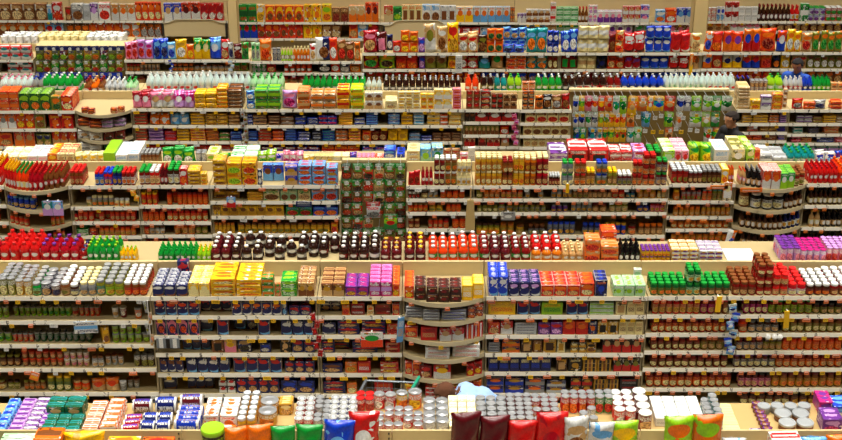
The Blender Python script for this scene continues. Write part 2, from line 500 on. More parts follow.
WALLBOARD = plain((232, 210, 158), .5, scale=4, var=.05)
def bays():
    B = [(-110, 150, [297, 321, 344.5, 368.5, 392.5], 'leftmost unit of the nearest row, jars and small cups'),
         (150, 317, [297, 316, 336, 353.5, 373.6, 394], 'second unit of the nearest row, rows of navy boxes'),
         (317, 402, [297, 316, 335.4, 353.5, 373.6, 394.5], 'third unit of the nearest row, navy and red boxes'),
         (402, 486, [296.5, 315, 335, 352.5, 372.5, 393], 'rounded bulging unit in the middle of the nearest row'),
         (486, 648, [297, 315.5, 335.3, 353.5, 372.3, 393.8], 'second unit from the right end of the nearest row'),
         (648, 950, [296.5, 315, 333.4, 351, 368.3, 388.3, 406], 'rightmost unit of the nearest row, red and brown jars')]
    for i, (a, b_, lv, lab) in enumerate(B):
        make_bay('B', DB, a, b_, lv, lab, bulge=.17 if i == 3 else 0, panel_z=PZ['B'], tags=['oooyyw', 'yyyyo', 'oyyo', 'ooy', 'ooyyo', 'ooyoy'][i], dens=[.05, .05, .06, .035, .055, .075][i])
    C = [(-110, 4, [186, 205, 222, 236, 252], 'sliver of a unit at the left edge, second row'),
         (4, 68, [186, 204.5, 222, 236, 252], 'rounded bulging unit at the left of the second row'),
         (68, 137, [186, 207, 221.8, 236, 252], 'unit of the second row right of the left bulge'),
         (137, 209, [185.5, 205.5, 221.8, 235, 252], 'unit of the second row with orange jars'),
         (209, 340, [185.5, 201.3, 216.3, 234, 250], 'unit of the second row with yellow and blue boxes'),
         (340, 406, [186, 250], 'hook wall of green packets in the second row'),
         (406, 473, [186, 199, 212.4, 229, 246], 'narrow unit right of the green packets, second row'),
         (473, 669, [186, 199, 212.6, 235.5, 252], 'wide unit of the second row below the amber jars'),
         (669, 736, [184, 201, 216.5, 229, 242], 'unit of the second row left of the right bulge'),
         (736, 806, [184, 205, 225, 244], 'rounded bulging unit at the right of the second row'),
         (806, 950, [184, 205.5, 227.5, 246], 'rightmost unit of the second row')]
    for i, (a, b_, lv, lab) in enumerate(C):
        make_bay('C', DC, a, b_, lv, lab, bulge=.2 if i in (1, 9) else 0, style='peg' if i == 5 else 'flat', panel_z=PZ['C'], tags=['o', 'oo', 'ooy', 'oo', 'oow', 'o', 'ow', 'ooow', 'oop', 'p', 'p'][i], dens=[.05, .05, .05, .05, .05, 0, .06, .08, .06, .05, .06][i])
    D = [(-110, 75, [111, 129, 146.6, 160], 'leftmost unit of the third row, red and orange boxes'),
         (75, 131, [110, 124, 136, 148], 'rounded bulging unit at the left of the third row'),
         (131, 245, [108.8, 125.5, 141.5, 156], 'unit of the third row with pink pouches on top'),
         (245, 463, [109.5, 125.5, 141.8, 156], 'widest unit of the third row, blue and yellow packs'),
         (463, 520, [109.5, 122, 135, 146.6], 'narrow unit of the third row, small dark red boxes'),
         (520, 572, [110, 123, 135.5, 147], 'narrow unit of the third row, small tan boxes'),
         (572, 736, [110, 150], 'hook wall of hanging packets behind the dark-haired man, third row'),
         (736, 790, [109.8, 123.4, 132.2, 140.8, 152], 'unit of the third row right of the dark-haired man'),
         (790, 950, [109.8, 123.4, 134, 143, 154], 'rightmost unit of the third row')]
    for i, (a, b_, lv, lab) in enumerate(D):
        make_bay('D', DD, a, b_, lv, lab, bulge=.24 if i == 1 else 0, style='peg' if i == 6 else 'flat', panel_z=PZ['D'], tags='yyyw' if i < 4 else 'wwy', dens=[.02, 0, .06, .06, .0, .0, 0, .04, .01][i])
    E = [(-110, 33, [60, 73], 'leftmost unit of the fourth row'),
         (33, 124, [60, 90], 'hook wall of bags with blue tops, fourth row'),
         (124, 250, [60, 71.8, 84], 'unit of the fourth row right of the hook wall'),
         (250, 362, [61.5, 73, 85], 'unit of the fourth row with slim bottles'),
         (362, 560, [53.2, 69.5, 86], 'left unit of snack bags in the fourth row'),
         (560, 702, [53, 69.5, 86], 'middle unit of snack bags in the fourth row'),
         (702, 950, [52.5, 69, 86], 'right unit of snack bags in the fourth row')]
    for i, (a, b_, lv, lab) in enumerate(E):
        make_bay('E', DE, a, b_, lv, lab, style='peg' if i == 1 else 'flat', depth=.25 if i == 1 else .5, panel_z=[1.49, 1.50, 1.41, 1.40, 1.46, 1.46, 1.46][i], tags='wwp', dens=.03 if i != 1 else 0)
    F = [(-110, 64, [20.5, 37], 'leftmost unit of back wall shelving'),
         (64, 163, [20.8, 37.3], 'back wall unit left of the left arched board'),
         (163, 228, [21, 45], 'back wall unit behind the left arched board'),
         (228, 380, [22.3, 38.5], 'back wall unit right of the left pillar'),
         (380, 516, [22.5, 45], 'back wall unit behind the middle arched board'),
         (516, 702, [22.8, 36.5], 'back wall unit left of the right pillar'),
         (702, 950, [21.5, 31.5, 42], 'rightmost unit of the back wall shelving')]
    for i, (a, b_, lv, lab) in enumerate(F):
        make_bay('F', DF, a, b_, lv, lab, panel_z=3.1, depth=.5, board=WALLBOARD, tags='yyw', dens=.02 if i < 5 else .06)
bays()

REAR = {}
def rear_shelves():
    """the far side of each double-sided row: a board level with the panel top, with its own panel below"""
    spec = [('B', DB, .54, .56, PZ['B'], [(-110, 150), (150, 317), (317, 486), (486, 648), (648, 950)]),
            ('C', DC, .54, .56, PZ['C'], [(-110, 137), (137, 340), (340, 473), (473, 669), (669, 950)]),
            ('D', DD, .54, .56, PZ['D'], [(-110, 131), (131, 345), (345, 572), (572, 736), (736, 950)]),
            ('E', DE, .54, .50, PZ['E'], [(-110, 124), (124, 362), (362, 560), (560, 702), (702, 950)])]
    where = ['left end', 'left half', 'middle', 'right half', 'right end']
    for row, d, off, dep, z, parts in spec:
        z = dict(B=1.625, C=1.555, D=1.535, E=1.46)[row]
        REAR[row] = (d + off, z, dep)
        zt = z
        for k, (a_, b_) in enumerate(parts):
            if row == 'E': zt = [z, 1.2, 1.25, 1.25, 1.25][k]
            x0, x1 = x_at(a_, d, z_at({'B': 297, 'C': 186, 'D': 110, 'E': 60}[row], d)), x_at(b_, d, z_at({'B': 297, 'C': 186, 'D': 110, 'E': 60}[row], d))
            r = empty('rear_shelf_bay', ((x0 + x1) / 2, d + off, 0))
            tag(r, 'far side shelf unit at the %s of the %s' % (where[k], ROWNAME[row]), 'shelving', 'far side units of the ' + ROWNAME[row])
            w = (x1 - x0) / 2 - .003
            a = MB(); a.box(-w, w, .0, dep, zt - .03, zt, ch=.002); a.build('shelf', BOARD, r)
            a = MB(); a.box(-w, w, .0, .03, .02, zt - .032); a.build('back_panel', BEIGE, r)
            a = MB(); a.box(-w, w, dep - .012, dep, zt - .05, zt - .032); a.build('price_rail', RAIL, r)
            a = MB(); a.box(-w, w, .034, dep - .05, 0, .12); a.build('base', KICK, r)
            for xx in (-w, w - .02):
                a = MB(); a.box(xx, xx + .02, .034, dep - .06, .125, zt - .033); a.build('upright', RAIL, r)
rear_shelves()

LEDGE = 1.33
COUNTER = plain((188, 158, 100), .5, scale=6, var=.06)
def front_counter():
    """nearest row: a flat beige top at the back, a lower ledge for bags in front"""
    zt, d0, d1 = 1.5, 9.49, 10.06
    REAR['A'] = (d0 + .02, zt - .08, d1 - d0)
    for k, (a_, b_) in enumerate([(-110, 182), (182, 392), (392, 640), (640, 950)]):
        x0, x1 = x_at(a_, d0, zt), x_at(b_, d0, zt)
        lab = ['front counter section at the left end, purple and green packs on top', 'front counter section with rolls and gold jars on top',
               'front counter section with silver cans on top', 'front counter section at the right end, round tins on top'][k]
        r = empty('display_counter', ((x0 + x1) / 2, d0, 0))
        tag(r, lab, 'counter', 'front counter sections')
        w = (x1 - x0) / 2 - .003
        a = MB(); a.box(-w, w, 0.0, d1 - d0, zt - .12, zt - .08, ch=.004); a.build('counter_top', COUNTER, r)
        a = MB(); a.box(-w, w, -.022, -.002, .05, zt + .012, ch=.003); a.build('front_panel', BEIGE, r)
        a = MB(); a.box(-w, w, .05, d1 - d0 - .05, 0, zt - .122); a.build('body', RAIL, r)
        a = MB(); a.box(-w, w, -.46, -.025, LEDGE - .03, LEDGE, ch=.003); sh = a.build('shelf', BOARD, r)
        a = MB(); a.box(-w, w, -.468, -.461, LEDGE - .04, LEDGE + .004); a.build('price_rail', STRIP, sh)
        a = MB(); a.box(-w, w, -.40, -.03, 0, .12); a.build('base', KICK, r)
        for xx in (-w, w - .02):
            a = MB(); a.box(xx, xx + .02, -.42, -.026, .125, LEDGE - .035); a.build('upright', RAIL, r)
        # perforated seam strip: small round slots down the panel at the joints
        for s in range(6):
            q = MB(); q.box(w - .03, w - .018, -.026, -.0225, zt - .03 - .05 * s, zt - .01 - .05 * s)
            q.build('slot', KICK, r)
front_counter()

def pillars_and_boards():
    """two square pillars in front of the back wall, arched beige header boards between them"""
    for k, (a_, b_) in enumerate([(227.5, 238), (693, 708)]):
        d = 23.25
        z = z_at(20, d)
        x0, x1 = x_at(a_, d, z), x_at(b_, d, z)
        a = MB(); a.box(x0, x1, d, d + (x1 - x0), 0, 9.2, ch=.02)
        tag(a.build('trim_%d' % (k + 1), plain((240, 214, 152), .6, scale=3, var=.04)), ['slim square beige pillar left of centre', 'square beige pillar right of centre'][k], None, None, 'structure')
    for (a_, b_, yt, yb, lab) in [(163.5, 226.5, 19.2, 36, 'arch-topped beige board under the left cereal boxes'), (384, 452, 20.0, 46, 'arch-topped beige board under the middle cereal boxes')]:
        d = 23.82
        zc = z_at(30, d)
        x0, x1 = x_at(a_, d, zc), x_at(b_, d, zc)
        z0, z1 = z_at(yb, d), z_at(yt, d)
        w = x1 - x0
        r = empty('header_board', ((x0 + x1) / 2, d, z0))
        tag(r, lab, 'board', 'arched header boards')
        prof = []
        n = 24
        for k in range(n + 1):
            t = k / n
            e = min(t, 1 - t) / .16
            s = 0 if e <= .5 else min(1., (e - .5) * 1.2)
            s = s * s * (3 - 2 * s)
            prof.append((-w / 2 + w * t, (z1 - z0) * (.80 + .17 * s + .03 * sin(pi * t))))
        a = MB()
        pts = [(-w / 2, 0)] + [(w / 2, 0)] + prof[::-1]
        base = len(a.v)
        m_ = len(pts)
        for y in (-.03, 0):
            for x, z in pts:
                a.v.append((x, y, z))
        a.face([base + k for k in range(m_)]); a.face([base + m_ + k for k in range(m_)][::-1])
        for k in range(m_):
            k2 = (k + 1) % m_
            a.face((base + k2, base + k, base + m_ + k, base + m_ + k2))
        a.build('board', WALLBOARD, r)
        a = MB()
        for k in range(n):
            a.tube((prof[k][0], -.03, prof[k][1]), (prof[k + 1][0], -.03, prof[k + 1][1]), .012, 5)
        a.build('edge_trim', RAIL, r)
        for s in (-1, 1):
            a = MB(); a.box(s * w / 2 - .018, s * w / 2 + .018, -.04, .0, -z0, (z1 - z0) * .80, ch=.003); a.build('post', KICK, r)
    # wall panel joints behind the back wall shelving
pillars_and_boards()

# ------------------------------------------------------------------ products
# every builder returns [(part name or None for the thing itself, mesh)]; meshes stand on z = 0, front towards -y
def metal(c='silver'):
    return plain((196, 198, 200) if c == 'silver' else c, .32, .7)

def pick(*c):
    return ['tan', 'gold', 'orange', 'cream', 'olive', 'tan'][sum(ord(ch) for q in c for ch in q) % 6]

def p_jar(w, d, h, c1, c2, c3, ds):
    r = w / 2
    lidh = min(.022, h * .17)
    hb = h - lidh
    a = MB(); a.lathe([(r * .88, 0), (r * .98, h * .04), (r * .98, hb * .80), (r * .90, hb * .90), (r * .80, hb * .95), (r * .80, hb)], 14)
    b = MB(); b.lathe([(r * .86, hb - .004), (r * .88, hb), (r * .88, h - .003), (r * .84, h)], 14)
    c = MB(); c.lathe([(r * 1.0, hb * .14), (r * 1.0, hb * .72)], 14, closed=False)
    return [(None, a.mesh('jar', [plain(c1, .18)])), ('lid', b.mesh('lid', [plain(c2, .35)])), ('label', c.mesh('label', [printed(ds or 'wrap', c3, c1, pick(c1, c2, c3))]))]

def p_can(w, d, h, c1, c2, c3, ds):
    r = w / 2
    lid = metal() if c2 == 'silver' else plain(c2, .35)
    a = MB(); a.lathe([(r * .96, 0), (r * .99, h * .02), (r * .99, h * .94), (r * .96, h * .952)], 14)
    b = MB(); b.lathe([(r * .99, h * .945), (r * 1.01, h * .955), (r * 1.01, h), (r * .93, h), (r * .90, h - .005), (r * .45, h - .005), (r * .40, h - .003)], 14)
    c = MB(); c.lathe([(r * 1.0, h * .05), (r * 1.0, h * .93)], 14, closed=False)
    return [(None, a.mesh('can', [metal()])), ('lid', b.mesh('lid', [lid])), ('label', c.mesh('label', [printed(ds or 'wrap', c1, 'white' if c1 != 'white' else 'blue', c3)]))]

def p_tin(w, d, h, c1, c2, c3, ds):
    r = w / 2
    a = MB(); a.lathe([(r * .95, 0), (r * .98, h * .05), (r * .98, h * .72)], 18)
    b = MB(); b.lathe([(r, h * .70), (r, h * .95), (r * .95, h), (r * .82, h), (r * .78, h * .94), (r * .3, h * .94)], 18)
    return [(None, a.mesh('tin', [plain(c1, .4)])), ('lid', b.mesh('lid', [plain(c2, .3, .45)]))]

def p_bot(w, d, h, c1, c2, c3, ds):
    r = w / 2
    a = MB(); a.lathe([(r * .86, 0), (r * .98, h * .03), (r * .98, h * .20), (r * .92, h * .24), (r * .92, h * .52), (r * .98, h * .56), (r * .95, h * .66), (r * .62, h * .80), (r * .34, h * .88), (r * .32, h * .93)], 14)
    b = MB(); b.lathe([(r * .38, h * .89), (r * .42, h * .90), (r * .42, h * .99), (r * .38, h)], 12)
    c = MB(); c.lathe([(r * .95, h * .245), (r * .95, h * .515)], 14, closed=False)
    return [(None, a.mesh('bottle', [plain(c1, .12)])), ('cap', b.mesh('cap', [plain(c2, .35)])), ('label', c.mesh('label', [printed(ds or 'label', c3, c1, 'white' if c3 != 'white' else 'red')]))]

def p_slim(w, d, h, c1, c2, c3, ds):
    r = w / 2
    a = MB(); a.lathe([(r * .88, 0), (r * .97, h * .03), (r * .97, h * .55), (r * .80, h * .64), (r * .40, h * .74), (r * .34, h * .80), (r * .34, h * .9)], 12)
    b = MB(); b.lathe([(r * .42, h * .86), (r * .44, h * .87), (r * .40, h * .985), (r * .34, h)], 10)
    c = MB(); c.lathe([(r * 1.0, h * .10), (r * 1.0, h * .45)], 12, closed=False)
    return [(None, a.mesh('bottle', [plain(c1, .12)])), ('cap', b.mesh('cap', [plain(c2, .35)])), ('label', c.mesh('label', [printed(ds or 'label', c3, c1, 'white' if c3 != 'white' else 'gold')]))]

def p_soda(w, d, h, c1, c2, c3, ds):
    r = w / 2
    a = MB(); a.lathe([(r * .70, 0), (r * .96, h * .06), (r * .98, h * .22), (r * .90, h * .26), (r * .90, h * .48), (r * .98, h * .53), (r * .94, h * .62), (r * .70, h * .76), (r * .36, h * .89), (r * .28, h * .92), (r * .28, h * .95)], 14)
    b = MB(); b.lathe([(r * .32, h * .925), (r * .34, h * .935), (r * .34, h * .99), (r * .30, h)], 10)
    c = MB(); c.lathe([(r * .93, h * .265), (r * .93, h * .475)], 14, closed=False)
    return [(None, a.mesh('bottle', [plain(c1, .10)])), ('cap', b.mesh('cap', [plain(c2, .35)])), ('label', c.mesh('label', [printed(ds or 'label', c3, c1, 'white' if c3 != 'white' else 'red')]))]

def p_tub(w, d, h, c1, c2, c3, ds):
    r = w / 2
    a = MB(); a.lathe([(r * .74, 0), (r * .78, h * .03), (r * .93, h * .88)], 14)
    b = MB(); b.lathe([(r * .95, h * .85), (r * .98, h * .87), (r * .98, h * .97), (r * .93, h), (r * .4, h * .985)], 14)
    c = MB(); c.lathe([(r * .82, h * .18), (r * .925, h * .80)], 14, closed=False)
    return [(None, a.mesh('tub', [plain(c1, .4)])), ('lid', b.mesh('lid', [plain(c2, .4)])), ('label', c.mesh('label', [printed(ds or 'wrap', c1, c2, c3)]))]

def p_box(w, d, h, c1, c2, c3, ds):
    a = MB(); a.box(-w / 2, w / 2, -d / 2, d / 2, 0, h, ch=.0025)
    # tucked top flap: a shallow step along the rear of the lid
    a.box(-w * .42, w * .42, -d * .05, d * .46, h - .001, h + .0018)
    return [(None, a.mesh('box', [printed(ds or 'oval', c1, c2, c3)]))]

def soft_block(a, w, d, h, rr, n=3, crimp=.0):
    """a pack with generously rounded edges"""
    base = len(a.v)
    prof = []
    for k in range(n + 1):
        t = pi / 2 * k / n
        prof.append((rr * (1 - sin(t)), rr * (1 - cos(t))))
    rings = [(i, z) for i, z in [(p[0], p[1]) for p in prof]] + [(p[0], h - p[1]) for p in prof[::-1]]
    def ring(inset):
        x, y = w / 2 - inset, d / 2 - inset
        c = min(rr, x * .6, y * .6)
        pts = []
        for cx, cy, a0 in ((x - c, -y + c, -pi / 2), (x - c, y - c, 0), (-x + c, y - c, pi / 2), (-x + c, -y + c, pi)):
            for j in range(3):
                t = a0 + pi / 2 * j / 2
                pts.append((cx + c * cos(t), cy + c * sin(t)))
        return pts
    m = 12
    for ins, z in rings:
        for x, y in ring(ins):
            a.v.append((x, y, z))
    for i in range(len(rings) - 1):
        for k in range(m):
            k2 = (k + 1) % m
            ids = (base + i * m + k, base + i * m + k2, base + (i + 1) * m + k2, base + (i + 1) * m + k)
            uv = []
            for q in ids:
                x, y, z = a.v[q]
                uv.append((x / w + .5, z / h) if k in (11, 0, 10) or k2 in (0,) else (4.5 + y / d, z / h))
            a.face(ids, uv)
    a.face([base + k for k in range(m)][::-1])
    t = base + (len(rings) - 1) * m
    a.face([t + k for k in range(m)], [(2.5 + a.v[t + k][0] / w, .5 + a.v[t + k][1] / d) for k in range(m)])

def p_pack(w, d, h, c1, c2, c3, ds):
    a = MB(); soft_block(a, w, d, h, min(.014, h * .32, w * .2, d * .2))
    # sealed seam along both ends
    a.box(-w / 2 - .006, -w / 2 + .003, -d * .42, d * .42, h * .42, h * .52)
    a.box(w / 2 - .003, w / 2 + .006, -d * .42, d * .42, h * .42, h * .52)
    return [(None, a.mesh('pack', [printed(ds or 'band', c1, c2, c3, .28)]))]

def p_bag(w, d, h, c1, c2, c3, ds, seed=1):
    rnd = random.Random(seed)
    a = MB()
    nu, nv = 12, 14
    ph = [rnd.uniform(0, 6.28) for _ in range(6)]
    def pt(u, v, s):
        t = (max(0., sin(pi * u)) ** .55)
        if v < .06:
            b = .25 + .75 * (v / .06)
        elif v > .90:
            b = max(0., (1 - v) / .10) ** .7
        else:
            b = 1 - .25 * max(0., (v - .3) / .6) ** 2
        if v > .94:
            b *= .15
        y = s * d / 2 * t * b
        wr = .045 * w * (sin(9 * u + 5 * v + ph[0]) * .5 + sin(14 * v - 7 * u + ph[1]) * .5 + sin(23 * u + ph[2]) * .35 * (v ** 2) + sin(31 * v + 17 * u + ph[4]) * .22) * t * b
        y += s * wr
        x = (u - .5) * w * (1 - .03 * sin(pi * v)) + .012 * w * sin(7 * v + ph[3])
        if v > .9:
            x *= 1.03
            y += .02 * w * sin(12 * u + ph[4])
        return (x, y, v * h + .012 * h * sin(6 * u + ph[5]) * (v > .9))
    idx = {}
    for s in (-1, 1):
        for j in range(nv + 1):
            for i in range(nu + 1):
                if s == 1 and (i in (0, nu)):
                    idx[(s, i, j)] = idx[(-1, i, j)]
                    continue
                idx[(s, i, j)] = len(a.v)
                a.v.append(pt(i / nu, j / nv, s))
    for s in (-1, 1):
        for j in range(nv):
            for i in range(nu):
                q = [(i, j), (i + 1, j), (i + 1, j + 1), (i, j + 1)]
                if s == 1: q = q[::-1]
                a.face([idx[(s, x, y)] for x, y in q], [(x / nu, y / nv) for x, y in q])
    a.face([idx[(1, i, 0)] for i in range(nu + 1)] + [idx[(-1, i, 0)] for i in range(nu - 1, 0, -1)])
    for i in range(nu):
        a.face([idx[(-1, i, nv)], idx[(-1, i + 1, nv)], idx[(1, i + 1, nv)], idx[(1, i, nv)]])
    return [(None, a.mesh('bag', [printed('bagpic' if (ds or 'pic') == 'pic' else ds, c1, c2, c3, .22)], True, 1.6))]

def p_roll(w, d, h, c1, c2, c3, ds):
    """drum-shaped wrapped pack lying on its side, printed band over the top, white ends"""
    a = MB()
    n, m = 14, 5
    r = h / 2
    base = 0
    for j in range(m + 1):
        t = j / m
        e = 1 - .10 * (abs(t - .5) * 2) ** 4
        for k in range(n):
            an = 2 * pi * k / n
            a.v.append(((t - .5) * w, -sin(an) * d / 2 * e, r + cos(an) * r * e * -1))
    for j in range(m):
        for k in range(n):
            k2 = (k + 1) % n
            a.face((j * n + k, (j + 1) * n + k, (j + 1) * n + k2, j * n + k2), [(j / m, k / n), ((j + 1) / m, k / n), ((j + 1) / m, (k + 1) / n), (j / m, (k + 1) / n)])
    a.face([k for k in range(n)]); a.face([m * n + k for k in range(n)][::-1])
    return [(None, a.mesh('roll', [printed('roll', c1, c2, c3, .25)]))]

def p_peg(w, d, h, c1, c2, c3, ds):
    """flat hanging packet: header card with a hang hole, pouch below"""
    a = MB()
    hp = h * .76
    nu, nv = 5, 6
    idx = {}
    for s in (-1, 1):
        for j in range(nv + 1):
            for i in range(nu + 1):
                if s == 1 and (i in (0, nu) or j in (0, nv)):
                    idx[(s, i, j)] = idx[(-1, i, j)]; continue
                u, v = i / nu, j / nv
                idx[(s, i, j)] = len(a.v)
                a.v.append(((u - .5) * w * .94, s * d / 2 * (sin(pi * u) ** .6 if 0 < u < 1 else 0) * ((sin(pi * (1 - v) ** .8)) ** .6 if 0 < v < 1 else 0), v * hp))
    for s in (-1, 1):
        for j in range(nv):
            for i in range(nu):
                q = [(i, j), (i + 1, j), (i + 1, j + 1), (i, j + 1)]
                if s == 1: q = q[::-1]
                a.face([idx[(s, x, y)] for x, y in q], [(x / nu, y / nv) for x, y in q])
    b = MB()
    b.box(-w / 2, w / 2, -.003, .003, hp * .99, h)
    return [(None, a.mesh('packet', [printed(ds or 'pic', c1, c2, c3, .25)], True, 1.6)), ('header_card', b.mesh('header_card', [printed('none' if c2 in ('navy', 'blue') else 'text', c2, 'white' if c2 != 'white' else 'green', c3)]))]

BUILD = dict(jar=p_jar, can=p_can, tin=p_tin, bot=p_bot, slim=p_slim, soda=p_soda, tub=p_tub, box=p_box, pack=p_pack, bag=p_bag, roll=p_roll, peg=p_peg)
NOUN = dict(jar='jar', can='can', tin='round_tin', bot='bottle', slim='slim_bottle', soda='soda_bottle', tub='tub', box='box', pack='pack', bag='bag', roll='wrapped_roll', peg='hanging_packet')
CAT = dict(jar='jar', can='can', tin='tin', bot='bottle', slim='bottle', soda='bottle', tub='tub', box='box', pack='packet', bag='bag', roll='roll', peg='packet')
FEAT = dict(jar='lid', can='lid', tin='lid', bot='cap', slim='cap', soda='cap', tub='lid', box='print', pack='band', bag='print', roll='stripes', peg='header')
ROUND = ('jar', 'can', 'tin', 'bot', 'slim', 'soda', 'tub')

LABELS = {}
BLOCKS = []

def join_parts(parts):
    """for pieces too small in the picture to show parts: one mesh with several material slots"""
    if len(parts) == 1:
        return parts
    me = parts[0][1]
    import bmesh
    bm = bmesh.new()
    mats = []
    for _, m in parts:
        k0 = len(bm.faces)
        bm.from_mesh(m)
        bm.faces.ensure_lookup_table()
        for f in bm.faces[k0:]:
            f.material_index += len(mats)
        mats += list(m.materials)
    out = bpy.data.meshes.new(me.name)
    bm.to_mesh(out); bm.free()
    for m in mats:
        out.materials.append(m)
    return [(None, out)]

COUNT = {}
def place(row, lev, x0, x1, n, typ, hpx, c1, c2, c3, o):
    """a block of like products: n side by side, r deep, l high, on a shelf of the row"""
    rnd = random.Random(int(x0 * 13 + x1 * 7) + ord(row) * 101 + (hash(lev) if isinstance(lev, int) else 77))
    pxm = (x0 + x1) / 2
    bay = None
    if lev in ('R', 'T'):
        if lev == 'T':
            d0, z, dep = DA + .05, LEDGE, .42
        else:
            d0, z, dep = REAR[row]
        bulge = 0
    elif lev == 'G':
        d0, z, bulge = o['gd'], o['gz'], 0
    else:
        for b in BAYS:
            if b.row != row or b.style == 'peg' or lev >= len(b.z):
                continue
            xm = x_at(pxm, b.d, b.z[lev])
            if b.x0 <= xm <= b.x1:
                bay = b
                break
        if bay is None:
            print('NO BAY', row, lev, x0, x1)
            return
        d0, z, bulge = bay.d, bay.z[lev], bay.bulge
    off = o.get('o', .015)
    df = d0 + off
    h = hpx * m_per_px_v(df, z) * (1.08 if row == 'E' and typ == 'bag' else 1)
    xa, xb = x_at(x0, df, z), x_at(x1, df, z)
    if bay is not None:
        xa, xb = max(xa, bay.x0 + .026), min(xb, bay.x1 - .026)
    pitch = (xb - xa) / n
    w = pitch * (.955 if typ != 'bag' else 1.03)
    d = o.get('d') or (w if typ in ROUND else min(.5, max(.03, (.62 if typ in ('box',) else .8) * w) if typ != 'bag' else min(.16, .5 * w)))
    if typ in ROUND:
        d = w
    L, Rr = o.get('l', 1), o.get('r', 1)
    h /= L
    parts = BUILD[typ](w, d, h, c1, c2, c3, o.get('D'))
    small = row in 'EF' or hpx < 6.5 or (row == 'D' and lev not in ('R', 0, 1)) or (row == 'C' and isinstance(lev, int) and lev > 2)
    if small:
        parts = join_parts(parts)
    noun = o.get('n', NOUN[typ])
    name = c1 + '_' + noun if c1 not in noun else noun
    desc = '%s %s with %s %s' % (word(c1), word(noun), word(c2), FEAT[typ])
    if lev == 'R':
        place_txt = 'on far side of ' + ROWNAME[row] if row != 'A' else 'on top of front counter'
    elif lev == 'T':
        place_txt = 'standing before the front counter'
    elif lev == 'G':
        place_txt = o['where']
    else:
        place_txt = '%s shelf of %s' % (ORD[lev], ROWNAME[row])
    blk = dict(row=row, lev=lev, x=pxm, desc=desc, place=place_txt, objs=[], pos=[], noun=word(noun), c1=c1)
    BLOCKS.append(blk)
    miss = o.get('m', 0)
    dstep = d * (1.03 if typ != 'bag' else .85)
    lay = o.get('lay', 0)
    for r in range(Rr):
        # rows behind keep to their own lane; the lanes run straight back from the front edge
        for l in range(L):
            for k in range(n):
                if (r or l == L - 1) and rnd.random() < miss:
                    continue
                cx = xa + pitch * (k + .5)
                cy = df + d / 2 + r * dstep
                if bulge:
                    t = (cx - bay.x0) / (bay.x1 - bay.x0)
                    cy -= bulge * max(0., sin(pi * min(1, max(0, t)))) ** .8 * .92
                if lev != 'G':
                    lim = (bay.d + bay.depth if bay else d0 + dep) - d / 2 - .004
                    if cy > lim + .001:
                        continue
                jit = .10 * pitch * (1 - w / pitch + .02)
                rz = rnd.gauss(0, .03 if typ == 'box' else .05)
                if typ in ('bag',): rz = rnd.gauss(0, .10)
                if typ == 'peg': rz = rnd.gauss(0, .03)
                if typ in ROUND: rz = rnd.uniform(-.5, .5)
                else:
                    # keep turned pieces clear of their neighbours
                    rz = max(-.05, min(.05, rz)) if typ != 'bag' else max(-.2, min(.2, rz))
                    if L > 1 and l: rz *= .6
                rz += o.get('t', 0) * pi / 180
                t0 = link(name, parts[0][1], None, (cx + rnd.uniform(-jit, jit), cy + rnd.uniform(0, .008), z + .0005 + l * (h + .001)))
                t0.rotation_euler = (o.get('lean', 0) * pi / 180 - (rnd.uniform(0, .10) if typ == 'bag' else 0), rnd.gauss(0, .03) if typ == 'bag' else 0, rz)
                if typ == 'bag' or L > 1:
                    sc = rnd.uniform(.97, 1.0) if typ != 'bag' else rnd.uniform(.88, 1.04)
                    if l == L - 1 and typ != 'can': t0.scale = (.99, .99, sc)
                t0['category'] = o.get('cat', CAT[typ])
                blk['objs'].append(t0); blk['pos'].append((k, r, l))
                for pn, pm in parts[1:]:
                    link(pn, pm, t0)
                COUNT[name] = COUNT.get(name, 0) + 1

def hung(row, x0, x1, ytop, ybot, n, c1, c2, c3, o, dd=.12, where='hook wall of third shelving row'):
    """packets hanging from hooks of a hook wall; each hook is a part of the wall"""
    d = dict(C=DC, D=DD, E=DE)[row] + dd + o.get('o', 0)
    z0, z1 = z_at(ybot, d), z_at(ytop, d)
    bay = None
    for b in BAYS:
        if b.row == row and b.style == 'peg' and b.x0 - .05 <= x_at((x0 + x1) / 2, d, z0) <= b.x1 + .05:
            bay = b
    xa, xb = x_at(x0, d, (z0 + z1) / 2), x_at(x1, d, (z0 + z1) / 2)
    pitch = (xb - xa) / n
    w, h = pitch * .93, (z1 - z0)
    noun = o.get('n', 'hanging_packet')
    parts = BUILD['peg'](w, min(.05, w * .4), h, c1, c2, c3, o.get('D'))
    if row == 'E':
        parts = join_parts(parts)
    blk = dict(row=row, lev='P', x=(x0 + x1) / 2, y=ytop, desc='%s hanging packet with %s header' % (word(c1), word(c2)), place=where, objs=[], pos=[], noun=word(noun), c1=c1)
    BLOCKS.append(blk)
    rnd = random.Random(int(x0 * 3 + ytop))
    hk = MB(); hk.tube((0, -.03, 0), (0, .515 - dd - o.get('o', 0) - (.25 if row == 'E' else 0), 0), .004, 5); hk.tube((0, -.03, 0), (0, -.035, .02), .004, 5)
    hme = hk.mesh('hook', [metal()])
    tm = tag_mesh(o.get('tag', 'w'), .05, .045)
    for r in range(min(2, o.get('r', 2))):
        for k in range(n):
            cx = xa + pitch * (k + .5)
            t0 = link(noun if c1 in noun else c1 + '_' + noun, parts[0][1], None, (cx, d + r * .055, z0))
            t0.rotation_euler = (0, rnd.gauss(0, .04), rnd.gauss(0, .06))
            t0['category'] = 'packet'
            blk['objs'].append(t0); blk['pos'].append((k, r, 0))
            for pn, pm in parts[1:]:
                link(pn, pm, t0)
            if r == 0 and bay is not None:
                p = bay.root
                hko = link('hook', hme, p, (cx - p.location.x, d - .02 - p.location.y, z1 - .012))
                link('price_tag', tm, hko, (0, -.033, .012))

